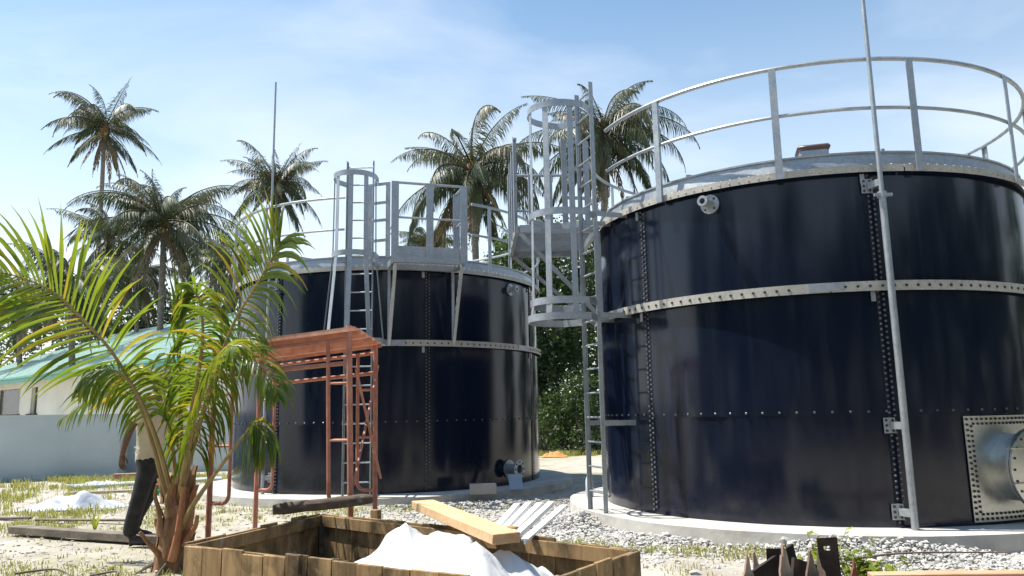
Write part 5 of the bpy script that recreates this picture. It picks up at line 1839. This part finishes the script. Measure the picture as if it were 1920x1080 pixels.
def litter():
    rnd = random.Random(77)
    vs, fs = [], []
    cnt = 0
    while cnt < 2600:
        x, y = rnd.uniform(-9, 4.5), rnd.uniform(5.2, 15)
        if inside_slab(x, y, .02) or in_box(x, y) or noise.noise(V(x * .8, y * .8, 3)) < -.1:
            continue
        cnt += 1
        a = rnd.uniform(0, 6.28); l = rnd.choice((.015, .02, .03, .05, .09)); w = l * rnd.uniform(.08, .3)
        d = V(cos(a), sin(a), rnd.uniform(-.05, .25)); t = V(-sin(a), cos(a), rnd.uniform(-.3, .3))
        p = V(x, y, gz(x, y) + .008)
        o = len(vs)
        vs.extend([p - d * l * .5, p + t * w, p + d * l * .5, p - t * w])
        fs.append((o, o + 1, o + 2, o + 3))
    mb = MB(); mb.open = True
    mb.add(vs, fs)
    o = mb.build('ground_litter', 'twig', None, sharp=180)
    stuff(o); o['label'] = 'dry leaf bits and wood chips on the sand'
litter()

def weed(x, y, h, n, seed, label):
    rnd = random.Random(seed)
    root = tag(empty('leafy_weed', (x, y, gz(x, y))), label, 'weed', 'yellow green weeds at the lower right')
    st = MB(); lf = MB(); lf.open = True
    vs, fs = [], []
    for i in range(n):
        a = rnd.uniform(0, 6.28); l = h * rnd.uniform(.6, 1.1)
        d = V(cos(a) * .45, sin(a) * .45, 1).normalized()
        p0 = V(x + rnd.gauss(0, .07), y + rnd.gauss(0, .05), gz(x, y) - .01)
        st.tube([p0, p0 + d * l * .5, p0 + d * l], [.004, .003, .0015], 4)
        for k in range(11):
            t = .3 + .7 * k / 10
            p = p0 + d * l * t
            b = rnd.uniform(0, 6.28)
            e = V(cos(b), sin(b), rnd.uniform(-.1, .7)).normalized()
            s = e.cross(V(0, 0, 1)).normalized()
            ll = rnd.uniform(.045, .08)
            o = len(vs)
            vs.extend([p, p + e * ll * .5 + s * ll * .34, p + e * ll, p + e * ll * .5 - s * ll * .34])
            fs.append((o, o + 1, o + 2, o + 3))
    lf.add(vs, fs)
    part(st, 'stems', 'weed_leaf', root)
    part(lf, 'leaves', 'weed_leaf', root, 180)
weed(2.40, 5.72, .34, 20, 1, 'bushiest yellow green weed right of the taller slotted plate')
weed(2.02, 5.75, .38, 7, 2, 'thin yellow green weed left of the taller slotted plate')
weed(2.62, 5.75, .26, 13, 3, 'low yellow green weed at the right end of the weeds')
weed(2.27, 5.8, .46, 6, 4, 'tallest slim yellow green weed just behind the slotted plate')

for i, (pts, lab) in enumerate((
        ([(-4.3, 6.85, .03), (-4.0, 6.9, .05), (-3.75, 6.75, .02)], 'dry twig on the sand left of the young palm'),
        ([(-3.6, 6.75, .02), (-3.35, 6.7, .06), (-3.3, 6.55, .02)], 'dry twig at the foot of the young palm'),
        ([(2.7, 6.6, .06), (3.3, 6.75, .08), (4.2, 6.85, .05)], 'long thin stick on the gravel at the lower right'),
        ([(1.0, 6.0, .02), (1.3, 6.05, .03), (1.65, 5.95, .02)], 'dry twig on the sand right of the formwork box'),
        ([(.35, 9.0, .02), (.1, 8.8, .04), (-.3, 8.85, .02)], 'dark stick on the rubble behind the white channels'))):
    o = MB().tube(catmull(pts, 12), [.012 - .0005 * k for k in range(13)], 5).build('twig', 'twig', None, tuple(pts[0]))
    tag(o, lab, 'twig', 'twigs on the ground')
